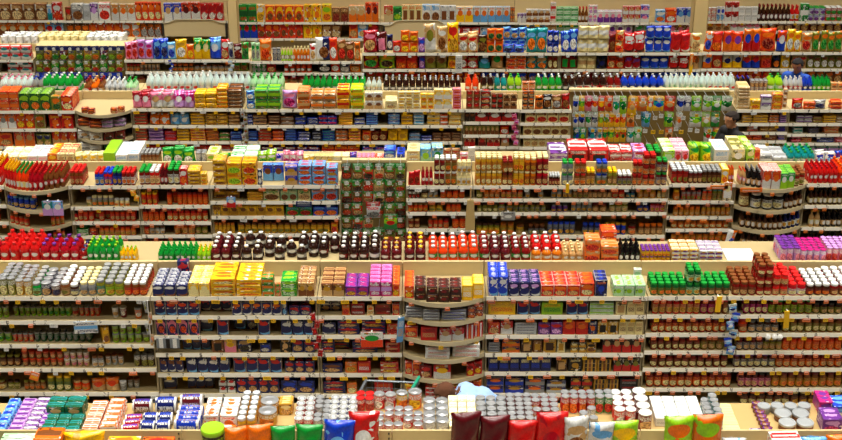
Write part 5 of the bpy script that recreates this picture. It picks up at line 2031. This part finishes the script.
def hook_walls():
    H5 = 'hook wall of second row'
    cols = ['dark_red', 'brown', 'red', 'cream', 'brown', 'tan']
    for ri, (y0, y1) in enumerate([(165, 179), (180, 191), (191, 202), (203, 215), (217, 228), (229, 241)]):
        for k in range(6):
            if (ri, k) in ((3, 2), (4, 3), (4, 4)):
                continue
            c = ['dark_red', 'brown', 'red', 'tan', 'brown', 'olive'][(k + (ri // 3)) % 6]
            hung('C', 341.5 + 10.7 * k, 341.5 + 10.7 * (k + 1), y0, y1, 1, c, 'green' if (k + ri) % 3 else 'dark_green', ['red_orange', 'tan', 'dark_brown'][(k + ri) % 3], dict(D='pic', r=3), .16, H5 + ', ' + ['first', 'second', 'third', 'fourth', 'fifth', 'lowest'][ri] + ' line')
    hung('C', 366, 381, 202, 218, 1, 'silver', 'red', 'steel', dict(D='pic', r=1), .10, H5)
    hung('C', 383, 398, 214, 229, 1, 'lime', 'green', 'red', dict(D='half', r=1), .10, H5)
    W = 'hook wall of third row'
    r1 = [(573, 579, 'blue', 'white', 'navy'), (579, 585, 'green', 'yellow', 'lime'), (585, 592, 'crimson', 'pink', 'red'), (592, 598, 'red', 'white', 'orange'), (598, 605, 'orange', 'red', 'yellow'),
          (605, 613, 'tan', 'orange', 'red'), (613, 620, 'teal', 'white', 'green'), (620, 627, 'green', 'lime', 'dark_green'), (627, 637, 'orange', 'yellow', 'tan'), (637, 647, 'gold', 'orange', 'tan'),
          (647, 653, 'red', 'yellow', 'white'), (653, 664, 'teal', 'yellow', 'blue'), (664, 675, 'orange', 'red', 'tan'), (677, 684, 'navy', 'white', 'blue'), (684, 691, 'navy', 'silver', 'white'),
          (692, 702, 'green', 'lime', 'white'), (703, 712, 'green', 'white', 'lime'), (712, 722, 'lime', 'green', 'white'), (722, 732, 'green', 'white', 'dark_green')]
    for (a, b, c, c2, c3) in r1:
        hung('D', a, b, 97, 111 if a < 613 or a > 627 else 115, 1, c, c2, c3, dict(D='half', r=3), .14, W + ', upper line')
    r2 = [(573, 579, 'grey', 'white', 'blue'), (579, 585, 'blue', 'white', 'navy'), (586, 592, 'dark_green', 'white', 'green'), (592, 598, 'navy', 'white', 'steel'), (598, 604, 'olive', 'yellow', 'lime'), (604, 609, 'green', 'yellow', 'olive'),
          (609, 614, 'red', 'yellow', 'orange'), (614, 620, 'orange', 'yellow', 'red'), (620, 626, 'red_orange', 'yellow', 'orange'), (627, 635, 'tan', 'orange', 'brown'), (642, 650, 'teal', 'light_blue', 'green'),
          (664, 673, 'green', 'lime', 'dark_green'), (676, 682, 'tan', 'white', 'orange'), (689, 702, 'green', 'white', 'lime'), (702, 711, 'tan', 'lime', 'white'), (711, 720, 'silver', 'green', 'grey')]
    for (a, b, c, c2, c3) in r2:
        hung('D', a, b, 113, 127, 1, c, c2, c3, dict(D='half', r=2, tag='y' if a % 2 else 'w'), .14, W + ', middle line')
    r3 = [(573, 579, 'dark_green', 'teal', 'blue'), (579, 586, 'teal', 'green', 'lime'), (588, 596, 'navy', 'light_blue', 'teal'), (596, 602, 'grey', 'white', 'teal'), (602, 608, 'dark_green', 'orange', 'green'), (608, 614, 'green', 'yellow', 'lime'),
          (614, 620, 'olive', 'yellow', 'red'), (620, 626, 'red_orange', 'yellow', 'dark_green'), (627, 634, 'green', 'white', 'teal'), (634, 642, 'green', 'mint', 'white'), (665, 673, 'tan', 'orange', 'brown'), (704, 712, 'green', 'white', 'red'), (712, 720, 'green', 'orange', 'lime')]
    for (a, b, c, c2, c3) in r3:
        hung('D', a, b, 128, 142, 1, c, c2, c3, dict(D='half', r=2, tag='y' if a % 2 == 0 else 'w'), .14, W + ', lower line')
    bay = next(b for b in BAYS if b.row == 'D' and b.style == 'peg')      # bare hooks with their price tags
    hk = MB(); hk.tube((0, 0, 0), (0, .36, 0), .004, 5); hk.tube((0, 0, 0), (0, -.005, .02), .004, 5)
    hme = hk.mesh('hook', [metal()])
    for px, py, kd in [(638, 116, 'w'), (655, 117, 'w'), (661, 115, 'w'), (681, 131, 'y'), (645, 130, 'w'), (653, 131, 'y'), (661, 131, 'y'), (676, 128, 'w'), (690, 129, 'w'), (697, 130, 'w'), (726, 117, 'w'), (683, 117, 'w'), (648, 144, 'w'), (657, 143, 'y'), (680, 142, 'w'), (692, 142, 'y')]:
        d = DD + .12
        z = z_at(py, d)
        p = bay.root
        h = link('hook', hme, p, (x_at(px, d, z) - p.location.x, d - p.location.y, z))
        link('price_tag', tag_mesh(kd, .065, .06), h, (0, -.012, .02))
    X = 'hook wall of fourth row'
    for k in range(11):
        a = 35 + 8.05 * k
        hung('E', a, a + 8.0, 47, 60, 1, ['olive', 'gold', 'olive', 'brown', 'olive'][k % 5], 'navy', ['lime', 'orange', 'green'][k % 3], dict(D='pic', r=2), .07, X + ', upper line')
        hung('E', a, a + 8.0, 60.5, 72, 1, ['green', 'brown', 'dark_red', 'olive', 'lime', 'green'][(k * 2 + 1) % 6], ['olive', 'dark_green'][k % 2], ['lime', 'red', 'white'][k % 3], dict(D='pic', r=2), .07, X + ', middle line')
        hung('E', a, a + 8.0, 72.5, 85, 1, 'navy', 'blue', 'grey', dict(D='pic', r=1), .07, X + ', lower line')
hook_walls()

# ------------------------------------------------------------------ people
def person(name, label, joints, head, tags_, cols, face_dir, hair_long=False, bald=0.0, extra=None):
    """one continuous body grown from tapered limbs, remeshed to a single surface; shirt, trousers and hair are its clothing parts"""
    a = MB()
    segs = []
    def cap(p, q, r0, r1, tg):
        p, q = Vector(p), Vector(q)
        segs.append((p, q, r0, r1, tg))
        n = 8
        d = (q - p)
        ln = max(d.length, 1e-4); d = d / ln
        s = d.orthogonal().normalized(); t = d.cross(s)
        rings = []
        for k in range(5):
            an = -pi / 2 + pi / 2 * k / 4
            rings.append((p + d * (r0 * sin(an)), r0 * cos(an)))
        for k in range(5):
            an = pi / 2 * k / 4
            rings.append((q + d * (r1 * sin(an)), r1 * cos(an)))
        base = len(a.v)
        for c, r in rings:
            r = max(r, 1e-4)
            for k in range(n):
                an = 2 * pi * k / n
                a.v.append(tuple(c + s * (r * cos(an)) + t * (r * sin(an))))
        for i in range(len(rings) - 1):
            for k in range(n):
                k2 = (k + 1) % n
                a.face((base + i * n + k, base + i * n + k2, base + (i + 1) * n + k2, base + (i + 1) * n + k))
        a.face([base + k for k in range(n)][::-1]); a.face([base + (len(rings) - 1) * n + k for k in range(n)])
    for (p, q, r0, r1, tg) in joints:
        cap(p, q, r0, r1, tg)
    # head: skull, jaw, nose, ears; hd = centre, f = facing direction, u = up
    hc, f, u = Vector(head), Vector(face_dir[0]).normalized(), Vector(face_dir[1]).normalized()
    sd = f.cross(u).normalized()
    cap(hc + u * .035 - f * .022, hc + u * .035 + f * .022, .084, .080, 'skin')
    cap(hc - u * .035 + f * .015, hc - u * .075 + f * .045, .066, .042, 'skin')
    cap(hc + u * .012 + f * .088, hc - u * .022 + f * .104, .010, .015, 'skin')
    cap(hc + u * .030 + f * .076 - sd * .035, hc + u * .030 + f * .076 + sd * .035, .014, .014, 'skin')
    cap(hc - u * .056 + f * .082 - sd * .016, hc - u * .056 + f * .082 + sd * .016, .010, .010, 'skin')
    for sg in (-1, 1):
        cap(hc + sd * (sg * .084) + u * .02, hc + sd * (sg * .088) - u * .02, .014, .010, 'skin')
    tmp = a.build(name + '_tmp', plain('tan'))
    md = tmp.modifiers.new('r', 'REMESH'); md.mode = 'VOXEL'; md.voxel_size = .016
    ms = tmp.modifiers.new('s', 'SMOOTH'); ms.iterations = 4; ms.factor = .5
    dg = bpy.context.evaluated_depsgraph_get()
    me = bpy.data.meshes.new_from_object(tmp.evaluated_get(dg))
    bpy.data.objects.remove(tmp)
    me.name = name
    me.materials.clear()
    me.materials.append(plain(cols['skin'], .5, scale=40, var=.06))
    me.polygons.foreach_set('use_smooth', [True] * len(me.polygons))
    body = link(name, me)
    tag(body, label, 'person')
    # clothing: the body's own surface, lifted a little along its normals
    def nearest(c):
        best, bt = 1e9, None
        for p, q, r0, r1, tg in segs:
            d = q - p; L2 = d.length_squared
            t = 0 if L2 < 1e-9 else max(0, min(1, (c - p).dot(d) / L2))
            dist = (c - (p + d * t)).length - (r0 + (r1 - r0) * t)
            if dist < best:
                best, bt = dist, tg
        return bt
    ft = [nearest(p.center) for p in me.polygons]
    for tg, nm, col, lift in (('shirt', 'shirt', cols['shirt'], .009), ('legs', 'trousers', cols['legs'], .008), ('shoe', 'shoes', 'black', .007)):
        m2 = MB(); mp = {}
        for pi_, p in enumerate(me.polygons):
            if ft[pi_] != tg:
                continue
            ids = []
            for vi in p.vertices:
                if vi not in mp:
                    v = me.vertices[vi]
                    mp[vi] = len(m2.v); m2.v.append(tuple(v.co + v.normal * lift))
                ids.append(mp[vi])
            m2.face(ids)
        if m2.f:
            o = m2.build(nm, plain(col, .8, scale=30, var=.2), body)
            sol = o.modifiers.new('thickness', 'SOLIDIFY'); sol.thickness = .006; sol.offset = -1
    # hair: skull cap lifted off the head where hair grows
    m2 = MB(); mp = {}
    for p in me.polygons:
        c = p.center - hc
        if c.length > .16:
            continue
        up, fw = c.dot(u), c.dot(f)
        lim = -.045 if fw < -.02 else (.02 if fw < .035 else .075)
        if up > lim and not (bald and fw > .0 and up > .06 and abs(c.dot(sd)) < .05 * bald) or (hair_long and fw < .0 and up > -.12):
            ids = []
            for vi in p.vertices:
                if vi not in mp:
                    v = me.vertices[vi]
                    rr = random.Random(vi)
                    mp[vi] = len(m2.v); m2.v.append(tuple(v.co + v.normal * (.006 + rr.uniform(0, .009) + (.02 if hair_long else 0))))
                ids.append(mp[vi])
            m2.face(ids)
    if m2.f:
        o = m2.build('hair', plain(cols['hair'], .95, scale=120, var=.3), body)
        sol = o.modifiers.new('thickness', 'SOLIDIFY'); sol.thickness = .010; sol.offset = -1
    for sg in (-1, 1):
        e = MB(); c = hc + f * .083 + u * .022 + sd * (sg * .033)
        e.lathe([(.002, -.006), (.008, -.004), (.010, 0), (.008, .004), (.002, .006)], 8)
        e.v = [tuple(Vector(v) + c) for v in e.v]
        e.build('eye', plain('black', .2), body)
    return body

def hand(joints, w, d, up, sp, curl):
    """palm, four bent fingers of unequal length and a thumb from the side of the palm; w wrist, d pointing direction"""
    w, d, up, sp = Vector(w), Vector(d).normalized(), Vector(up).normalized(), Vector(sp).normalized()
    p = w + d * .09
    joints.append((w, p, .028, .034, 'skin'))
    for k, ln in enumerate((.068, .078, .072, .056)):
        o = p + sp * ((k - 1.5) * .021)
        m_ = o + d * (ln * .55) - up * (curl * .012)
        joints.append((o - d * .02, m_, .0105, .0095, 'skin'))
        joints.append((m_, m_ + d * (ln * .45) - up * (curl * .04), .0095, .008, 'skin'))
    t0 = w + d * .03 - sp * .025
    t1 = t0 + d * .04 - sp * .035
    joints.append((t0, t1, .014, .012, 'skin')); joints.append((t1, t1 + d * .03 - up * .01, .012, .010, 'skin'))

def standing(x, y, h, face, arm_l, arm_r, cols, name, label, bald=0.0, tilt=0.0):
    """standing figure; face is a ground direction, the arms are given as (elbow, wrist) offsets from the shoulder along (forward, side, up)"""
    f = Vector((face[0], face[1], 0)).normalized(); s = Vector((f.y, -f.x, 0)); u = Vector((0, 0, 1))
    k = h / 1.75
    P = lambda fw, sd, up: Vector((x, y, 0)) + f * (fw * k) + s * (sd * k) + u * (up * k)
    j = []
    for g in (-1, 1):
        j.append((P(0, g * .10, .90), P(.02, g * .11, .50), .088, .060, 'legs'))
        j.append((P(.02, g * .11, .50), P(-.02, g * .11, .10), .058, .042, 'legs'))
        j.append((P(-.05, g * .11, .045), P(.15, g * .13, .035), .042, .034, 'shoe'))
    j.append((P(0, -.075, .93), P(0, .075, .93), .110, .110, 'legs'))
    j.append((P(0, 0, 1.00), P(0, 0, 1.22), .135, .140, 'shirt'))
    j.append((P(.02, -.07, 1.10), P(.02, .07, 1.10), .112, .112, 'shirt'))
    j.append((P(.01, -.10, 1.29), P(.01, .10, 1.29), .115, .115, 'shirt'))
    j.append((P(0, -.17, 1.43), P(0, .17, 1.43), .066, .066, 'shirt'))
    j.append((P(0, 0, 1.44), P(.0, 0, 1.50), .078, .070, 'shirt'))
    j.append((P(0, 0, 1.50), P(.02, 0, 1.56), .060, .054, 'skin'))
    for g, arm in ((-1, arm_l), (1, arm_r)):
        sh = P(0, g * .20, 1.42)
        el = sh + f * arm[0][0] + s * (g * arm[0][1]) + u * arm[0][2]
        wr = el + f * arm[1][0] + s * (g * arm[1][1]) + u * arm[1][2]
        mid = el.lerp(wr, .45)
        j.append((sh, el, .056, .043, 'shirt')); j.append((el, mid, .042, .038, 'shirt' if cols.get('sleeve', 1) else 'skin')); j.append((mid, wr, .036, .027, 'skin'))
        d = (wr - el).normalized()
        hand(j, wr, d, (u - d * u.dot(d)) if abs(d.z) < .9 else f, s * -g, 1.0)
    hc = P(.045, 0, 1.64)
    hf = (f + u * tilt).normalized()
    return person(name, label, j, hc, None, cols, (hf, (u - hf * u.dot(hf))), bald=bald)

def people():
    # dark-clothed man beside the hook wall, seen from his left side, looking at the shelf on the left
    d = 17.15
    x = x_at(733, d, 1.5)
    standing(x, d, 1.74, (-.85, -.42), ((.14, .02, -.24), (.22, -.02, -.04)), ((.10, .06, -.26), (.20, .0, -.02)),
             dict(skin=(222, 160, 118), shirt=(26, 24, 26), legs=(38, 40, 52), hair=(36, 24, 18)), 'person',
             'man with short dark hair in black top beside the hook wall', bald=0.0, tilt=-.10)
    d = 20.05
    x = x_at(798, d, 1.5)
    standing(x, d, 1.63, (-.55, -.80), ((.04, .06, -.28), (.16, .0, -.18)), ((.04, .06, -.28), (.16, .0, -.18)),
             dict(skin=(196, 128, 92), shirt=(30, 78, 170), legs=(40, 42, 60), hair=(18, 14, 14)), 'person',
             'dark-haired man in blue shirt among the soda bottles, behind the third row', tilt=-.25)
    # stooping shopper in the nearest aisle: only crown and back show above the counter
    d = 11.05
    hx = x_at(446, d, .86)
    bx = x_at(476, d, .9)
    j = []
    hip = Vector((bx + .22, d + .04, .70))
    chest = Vector((hx + .20, d, .86))
    for g in (-1, 1):
        o = Vector((0, g * .11, 0))
        knee = Vector((hx + .22, d + g * .14, .44)); foot = Vector((bx + .10, d + g * .13, .09))
        j.append((hip + o, knee, .086, .060, 'legs')); j.append((knee, foot, .056, .042, 'legs'))
        j.append((foot + Vector((.04, 0, -.045)), foot + Vector((-.17, g * .02, -.055)), .042, .034, 'shoe'))
    j.append((hip - Vector((0, .08, 0)), hip + Vector((0, .08, 0)), .112, .112, 'legs'))
    mid = hip.lerp(chest, .5) + Vector((0, 0, .035))
    j.append((hip + Vector((-.05, 0, .02)), mid, .125, .135, 'shirt')); j.append((mid, chest, .135, .13, 'shirt'))
    j.append((mid - Vector((0, .07, 0)), mid + Vector((0, .07, 0)), .11, .11, 'shirt'))
    j.append((chest - Vector((0, .11, 0)), chest + Vector((0, .11, 0)), .105, .105, 'shirt'))
    hc = Vector((hx, d, .905))
    j.append((chest + Vector((-.08, 0, .02)), hc + Vector((.06, 0, -.03)), .06, .054, 'skin'))
    for g in (-1, 1):
        sh = chest + Vector((-.03, g * .18, .0)); el = sh + Vector((-.12, g * .05, -.22)); wr = el + Vector((-.18, g * .02, -.08))
        j.append((sh, el, .054, .042, 'shirt')); j.append((el, wr, .040, .027, 'shirt'))
        dd = (wr - el).normalized(); up = Vector((0, 0, 1)); hand(j, wr, dd, up - dd * up.dot(dd), (0, -g, 0), 1.0)
    f = Vector((-.80, 0, -.60)); u = Vector((-.60, 0, .80))
    person('person', 'stooping shopper with brown hair and pale blue shirt behind the counter cans', j, hc, None,
           dict(skin=(205, 150, 118), shirt=(150, 182, 228), legs=(50, 56, 80), hair=(84, 48, 26)), (f, u))
people()

# ------------------------------------------------------------------ shopping cart in the nearest aisle
def cart():
    d = 11.15
    zr = .89
    p = [(x_at(px, dd, zr), dd) for px, dd in ((353, 10.88), (403, 10.86), (418, 11.30), (366, 11.34))]
    steel = plain('steel', .35, .6)
    r = empty('shopping_cart', (p[0][0], p[0][1], 0))
    tag(r, 'grey wire shopping cart with teal handle in the nearest aisle', 'cart')
    ox, oy = p[0]
    q = [(x - ox, y - oy) for x, y in p]
    def lerp2(a, b, t): return (a[0] + (b[0] - a[0]) * t, a[1] + (b[1] - a[1]) * t)
    cx, cy = sum(v[0] for v in q) / 4, sum(v[1] for v in q) / 4
    low = [(cx + (v[0] - cx) * .82, cy + (v[1] - cy) * .82) for v in q]
    zl = .50
    for k in range(4):
        a = MB(); a.tube((*q[k], zr), (*q[(k + 1) % 4], zr), .016 if k % 2 else .011, 6); a.build('rim_bar', steel, r)
        a = MB(); a.tube((*low[k], zl), (*low[(k + 1) % 4], zl), .008, 6); a.build('bottom_bar', steel, r)
        w = MB()
        for j in range(9):
            t = j / 9
            s, e = lerp2(q[k], q[(k + 1) % 4], t), lerp2(low[k], low[(k + 1) % 4], t)
            w.tube((*s, zr), (*e, zl), .003, 4)
        for j in range(1, 5):
            t = j / 5
            s = lerp2(q[k], low[k], t); e = lerp2(q[(k + 1) % 4], low[(k + 1) % 4], t)
            w.tube((*s, zr + (zl - zr) * t), (*e, zr + (zl - zr) * t), .003, 4)
        o = w.build('wire_side', steel, r); o['kind'] = 'stuff'
    w = MB()
    for j in range(1, 9):
        t = j / 9
        w.tube((*lerp2(low[0], low[1], t), zl), (*lerp2(low[3], low[2], t), zl), .003, 4)
    o = w.build('wire_floor', steel, r); o['kind'] = 'stuff'
    a = MB(); h0, h1 = (q[1][0] + .01, q[1][1] - .02, zr + .05), (q[2][0] + .01, q[2][1] + .02, zr + .05)
    a.tube(h0, h1, .017, 8); hd = a.build('handle', plain((30, 150, 116), .35), r)
    for h, c in ((h0, q[1]), (h1, q[2])):
        a = MB(); a.tube((*c, zr), h, .01, 6); a.build('handle_bracket', steel, hd)
    for k in range(4):
        a = MB(); a.tube((*low[k], zl), (*low[k], .12), .011, 6); a.build('leg', steel, r)
        a = MB(); a.tube((low[k][0], low[k][1] - .015, .06), (low[k][0], low[k][1] + .015, .06), .06, 12)
        wh = a.build('wheel', plain('black', .5), r)
        a = MB(); a.box(low[k][0] - .012, low[k][0] + .012, low[k][1] - .024, low[k][1] + .024, .06, .125); a.build('fork', steel, wh)
cart()

# ------------------------------------------------------------------ clip strips, cards and small displays hung on the shelf fronts
def clip_strip(row, d, px, y0, y1, n, w, cols, label, noun='clip_strip', px2=None):
    """narrow hanging strip; every packet clipped to it is a part of it"""
    d -= .05
    z0, z1 = z_at(y1, d), z_at(y0, d)
    x = x_at(px, d, z1)
    dx = 0 if px2 is None else x_at(px2, d, z0) - x
    r = empty(noun, (x, d, z0))
    tag(r, label, 'clip strip')
    h = z1 - z0
    a = MB(); a.tube((dx, .012, 0), (0, .012, h), .006, 5); a.build('strip', plain('white', .4), r)
    for k in range(n):
        c = cols[k % len(cols)]
        hh = h / n * 1.05
        me = p_peg(w, .022, hh, *c, 'half')
        me = join_parts(me)[0][1]
        t = (n - 1 - k) / n
        o = link('packet', me, r, (dx * (1 - t) + (.012 if k % 2 else -.012), -.012, h * t))
        o.rotation_euler = (0, (.12 if k % 2 else -.12), .15 * (-1) ** k)

def card(row, d, px0, px1, y0, y1, cols, ds, label, noun='shelf_card', tilt=0.0, turn=0.0, th=.012, arm=True):
    """printed card held out from the price rail by a small arm"""
    d -= .06
    z0, z1 = z_at(y1, d), z_at(y0, d)
    xa, xb = x_at(px0, d, z0), x_at(px1, d, z0)
    r = empty(noun, ((xa + xb) / 2, d, z0))
    tag(r, label, 'sign')
    w, h = xb - xa, z1 - z0
    a = MB(); a.box(-w / 2, w / 2, -th / 2, th / 2, 0, h, ch=.001)
    o = a.build('board', printed(ds, *cols), r)
    o.rotation_euler = (0, tilt, turn)
    if arm:
        a = MB(); a.box(-.006, .006, 0, .055, h - .012, h - .004); a.build('arm', plain('white'), r)

def displays():
    B, C, D, E = DB, DC, DD, DE
    clip_strip('B', B, 314, 313, 356, 6, .055, [('dark_red', 'crimson', 'red'), ('crimson', 'red', 'dark_red')], 'clip strip of small dark red packets between the navy boxes', px2=319)
    clip_strip('B', B, 735, 304, 354, 6, .085, [('light_blue', 'white', 'navy'), ('silver', 'blue', 'light_blue'), ('blue', 'light_blue', 'white')], 'clip strip of pale blue packets hanging before the red jars', px2=728)
    clip_strip('D', D, 515.5, 114, 145, 6, .075, [('pink', 'magenta', 'crimson'), ('lilac', 'pink', 'magenta')], 'clip strip of pink packets between the small boxes, third row')
    clip_strip('D', D, 243.5, 111, 145, 6, .06, [('grey', 'silver', 'brown'), ('olive', 'silver', 'dark_red')], 'clip strip of grey and brown packets, third row left')
    clip_strip('C', C, 134.5, 190, 201, 2, .07, [('orange', 'yellow', 'gold')], 'orange packets clipped at the end of the cream-lidded jars')
    clip_strip('E', E, 171, 60, 72, 3, .05, [('navy', 'blue', 'white')], 'navy clip strip on the fourth row, left')
    clip_strip('E', E, 231, 60, 72, 3, .07, [('light_blue', 'white', 'silver')], 'pale blue clip strip on the fourth row')
    clip_strip('B', B, 147, 301, 345, 4, .03, [('grey', 'silver', 'olive'), ('orange', 'tan', 'grey')], 'thin clip strip at the joint beside the navy boxes', px2=151)
    card('B', B, 75, 98, 321.5, 333, ('white', 'light_blue', 'navy'), 'band', 'white and blue price board on second shelf of the leftmost unit', tilt=.0, turn=.1)
    card('B', B, 157, 180, 338.5, 348, ('steel', 'white', 'black'), 'bars', 'grey striped card on third shelf below the arched navy boxes')
    card('B', B, 361, 383, 332, 347, ('white', 'red_orange', 'green'), 'half', 'white card with orange and green print among the navy boxes')
    card('B', B, 396, 403, 318, 342, ('light_blue', 'white', 'tan'), 'text', 'narrow pale blue hanging card beside the rounded unit', noun='hanging_card', tilt=.08, turn=.5)
    card('B', B, 714.5, 720, 296.5, 312, ('yellow', 'gold', 'gold'), 'none', 'bright yellow shelf card on the top shelf above purple-lidded jars', noun='yellow_card', tilt=.06, turn=.15)
    card('B', B, 783, 788.5, 311, 328, ('yellow', 'gold', 'gold'), 'none', 'bright yellow shelf card between green-lidded and olive jars', noun='yellow_card', tilt=-.04, turn=.15)
    card('B', B, 29, 38, 372, 380, ('orange', 'white', 'yellow'), 'text', 'tilted orange card on the lowest shelf of the leftmost unit', tilt=.35)
    card('C', C - .18, 43.5, 53.5, 201, 215.5, ('teal', 'lilac', 'white'), 'half', 'left one of two teal and lilac cards under the red bottles')
    card('C', C - .18, 53.8, 64, 201, 215.5, ('light_blue', 'lilac', 'white'), 'half', 'right one of two teal and lilac cards under the red bottles')
    card('C', C, 227, 236, 197, 207.5, ('light_blue', 'red', 'white'), 'half', 'small blue and red card on the yellow box shelves, second row')
    card('C', C, 296, 312, 201.5, 207, ('navy', 'white', 'steel'), 'text', 'small dark card below the green and cream boxes, second row')
    card('C', C, 501, 515, 212, 220, ('grey', 'white', 'black'), 'dot', 'grey and white card among the olive jars, second row')
    card('C', C, 565.5, 569, 184, 193, ('yellow', 'lime', 'gold'), 'none', 'narrow yellow card below the green-lidded jars, second row', noun='yellow_card')
    card('C', C, 723, 731, 182.5, 198, ('orange', 'white', 'cream'), 'half', 'orange and cream card under the brown jars, second row right')
    card('C', C, 710, 728, 185.5, 189, ('orange', 'gold', 'white'), 'text', 'long orange shelf card left of the right bulge, second row', noun='orange_card', arm=False)
    card('C', C - .16, 740, 762, 188, 192, ('orange', 'gold', 'white'), 'text', 'long orange shelf card on the right bulge, second row', noun='orange_card', arm=False)
    card('E', E, 455.5, 462, 55.5, 73, ('white', 'grey', 'black'), 'text', 'white printed strip card among the snack bags, fourth row')
    card('E', E, 688.5, 692, 54, 75, ('orange', 'yellow', 'tan'), 'half', 'narrow orange hanging card among the snack bags, fourth row')
    # tan paper bag hung beside the wide unit of the second row
    d = C - .07
    z0, z1 = z_at(229.5, d), z_at(188, d)
    zb = z_at(200, d)
    x = x_at(470.5, d, zb)
    r = empty('paper_bag', (x, d, z0)); tag(r, 'folded tan paper bag hanging on a hook between jars, second row', 'bag')
    a = MB(); h = zb - z0
    for k, (zz, w) in enumerate(((0, .062), (h * .5, .056), (h, .040))):
        a.v += [(-w, -.015, zz), (w, -.015, zz), (w, .015, zz), (-w, .015, zz)]
    for k in range(2):
        for q in range(4):
            q2 = (q + 1) % 4
            a.face((k * 4 + q, k * 4 + q2, k * 4 + 4 + q2, k * 4 + 4 + q))
    a.face((3, 2, 1, 0)); a.face((8, 9, 10, 11))
    a.build('bag', plain((206, 176, 112), .7, scale=12, var=.2), r)
    a = MB(); a.tube((0, 0, h), (0, .0, z1 - z0), .008, 5); a.build('cord', plain('tan'), r)
    # orange and white bag clipped on the second row, right
    d = C - .14
    z0, z1 = z_at(248, d), z_at(230, d)
    me = p_bag(.13, .06, z1 - z0, 'orange', 'white', 'blue', 'split', 5)[0][1]
    o = link('orange_bag', me, None, (x_at(727, d, z0), d, z0)); o.rotation_euler = (0, .25, .3)
    tag(o, 'orange white and blue bag clipped on the second row at the right', 'bag')
    # white balls on short stems at the red jars
    for k, px in enumerate((768, 774.5, 780)):
        d = B - .06
        z = z_at(337, d)
        r = empty('shelf_wobbler', (x_at(px, d, z), d, z))
        tag(r, ['left one of three white round wobblers before the red jars', 'middle one of three white round wobblers before the red jars', 'right one of three white round wobblers before the red jars'][k], 'wobbler', 'white wobblers')
        a = MB(); a.lathe([(.004, -.032), (.022, -.024), (.032, 0), (.022, .024), (.004, .032)], 12); a.build('ball', plain('white', .4), r)
        a = MB(); a.tube((0, .0, -.03), (0, .06, -.07), .003, 4); a.build('stem', plain('silver'), r)
displays()
finish_labels()
print('objects', len(SC.objects), 'blocks', len(BLOCKS), 'products', sum(COUNT.values()))
print(sorted(COUNT.items(), key=lambda t: -t[1])[:12])
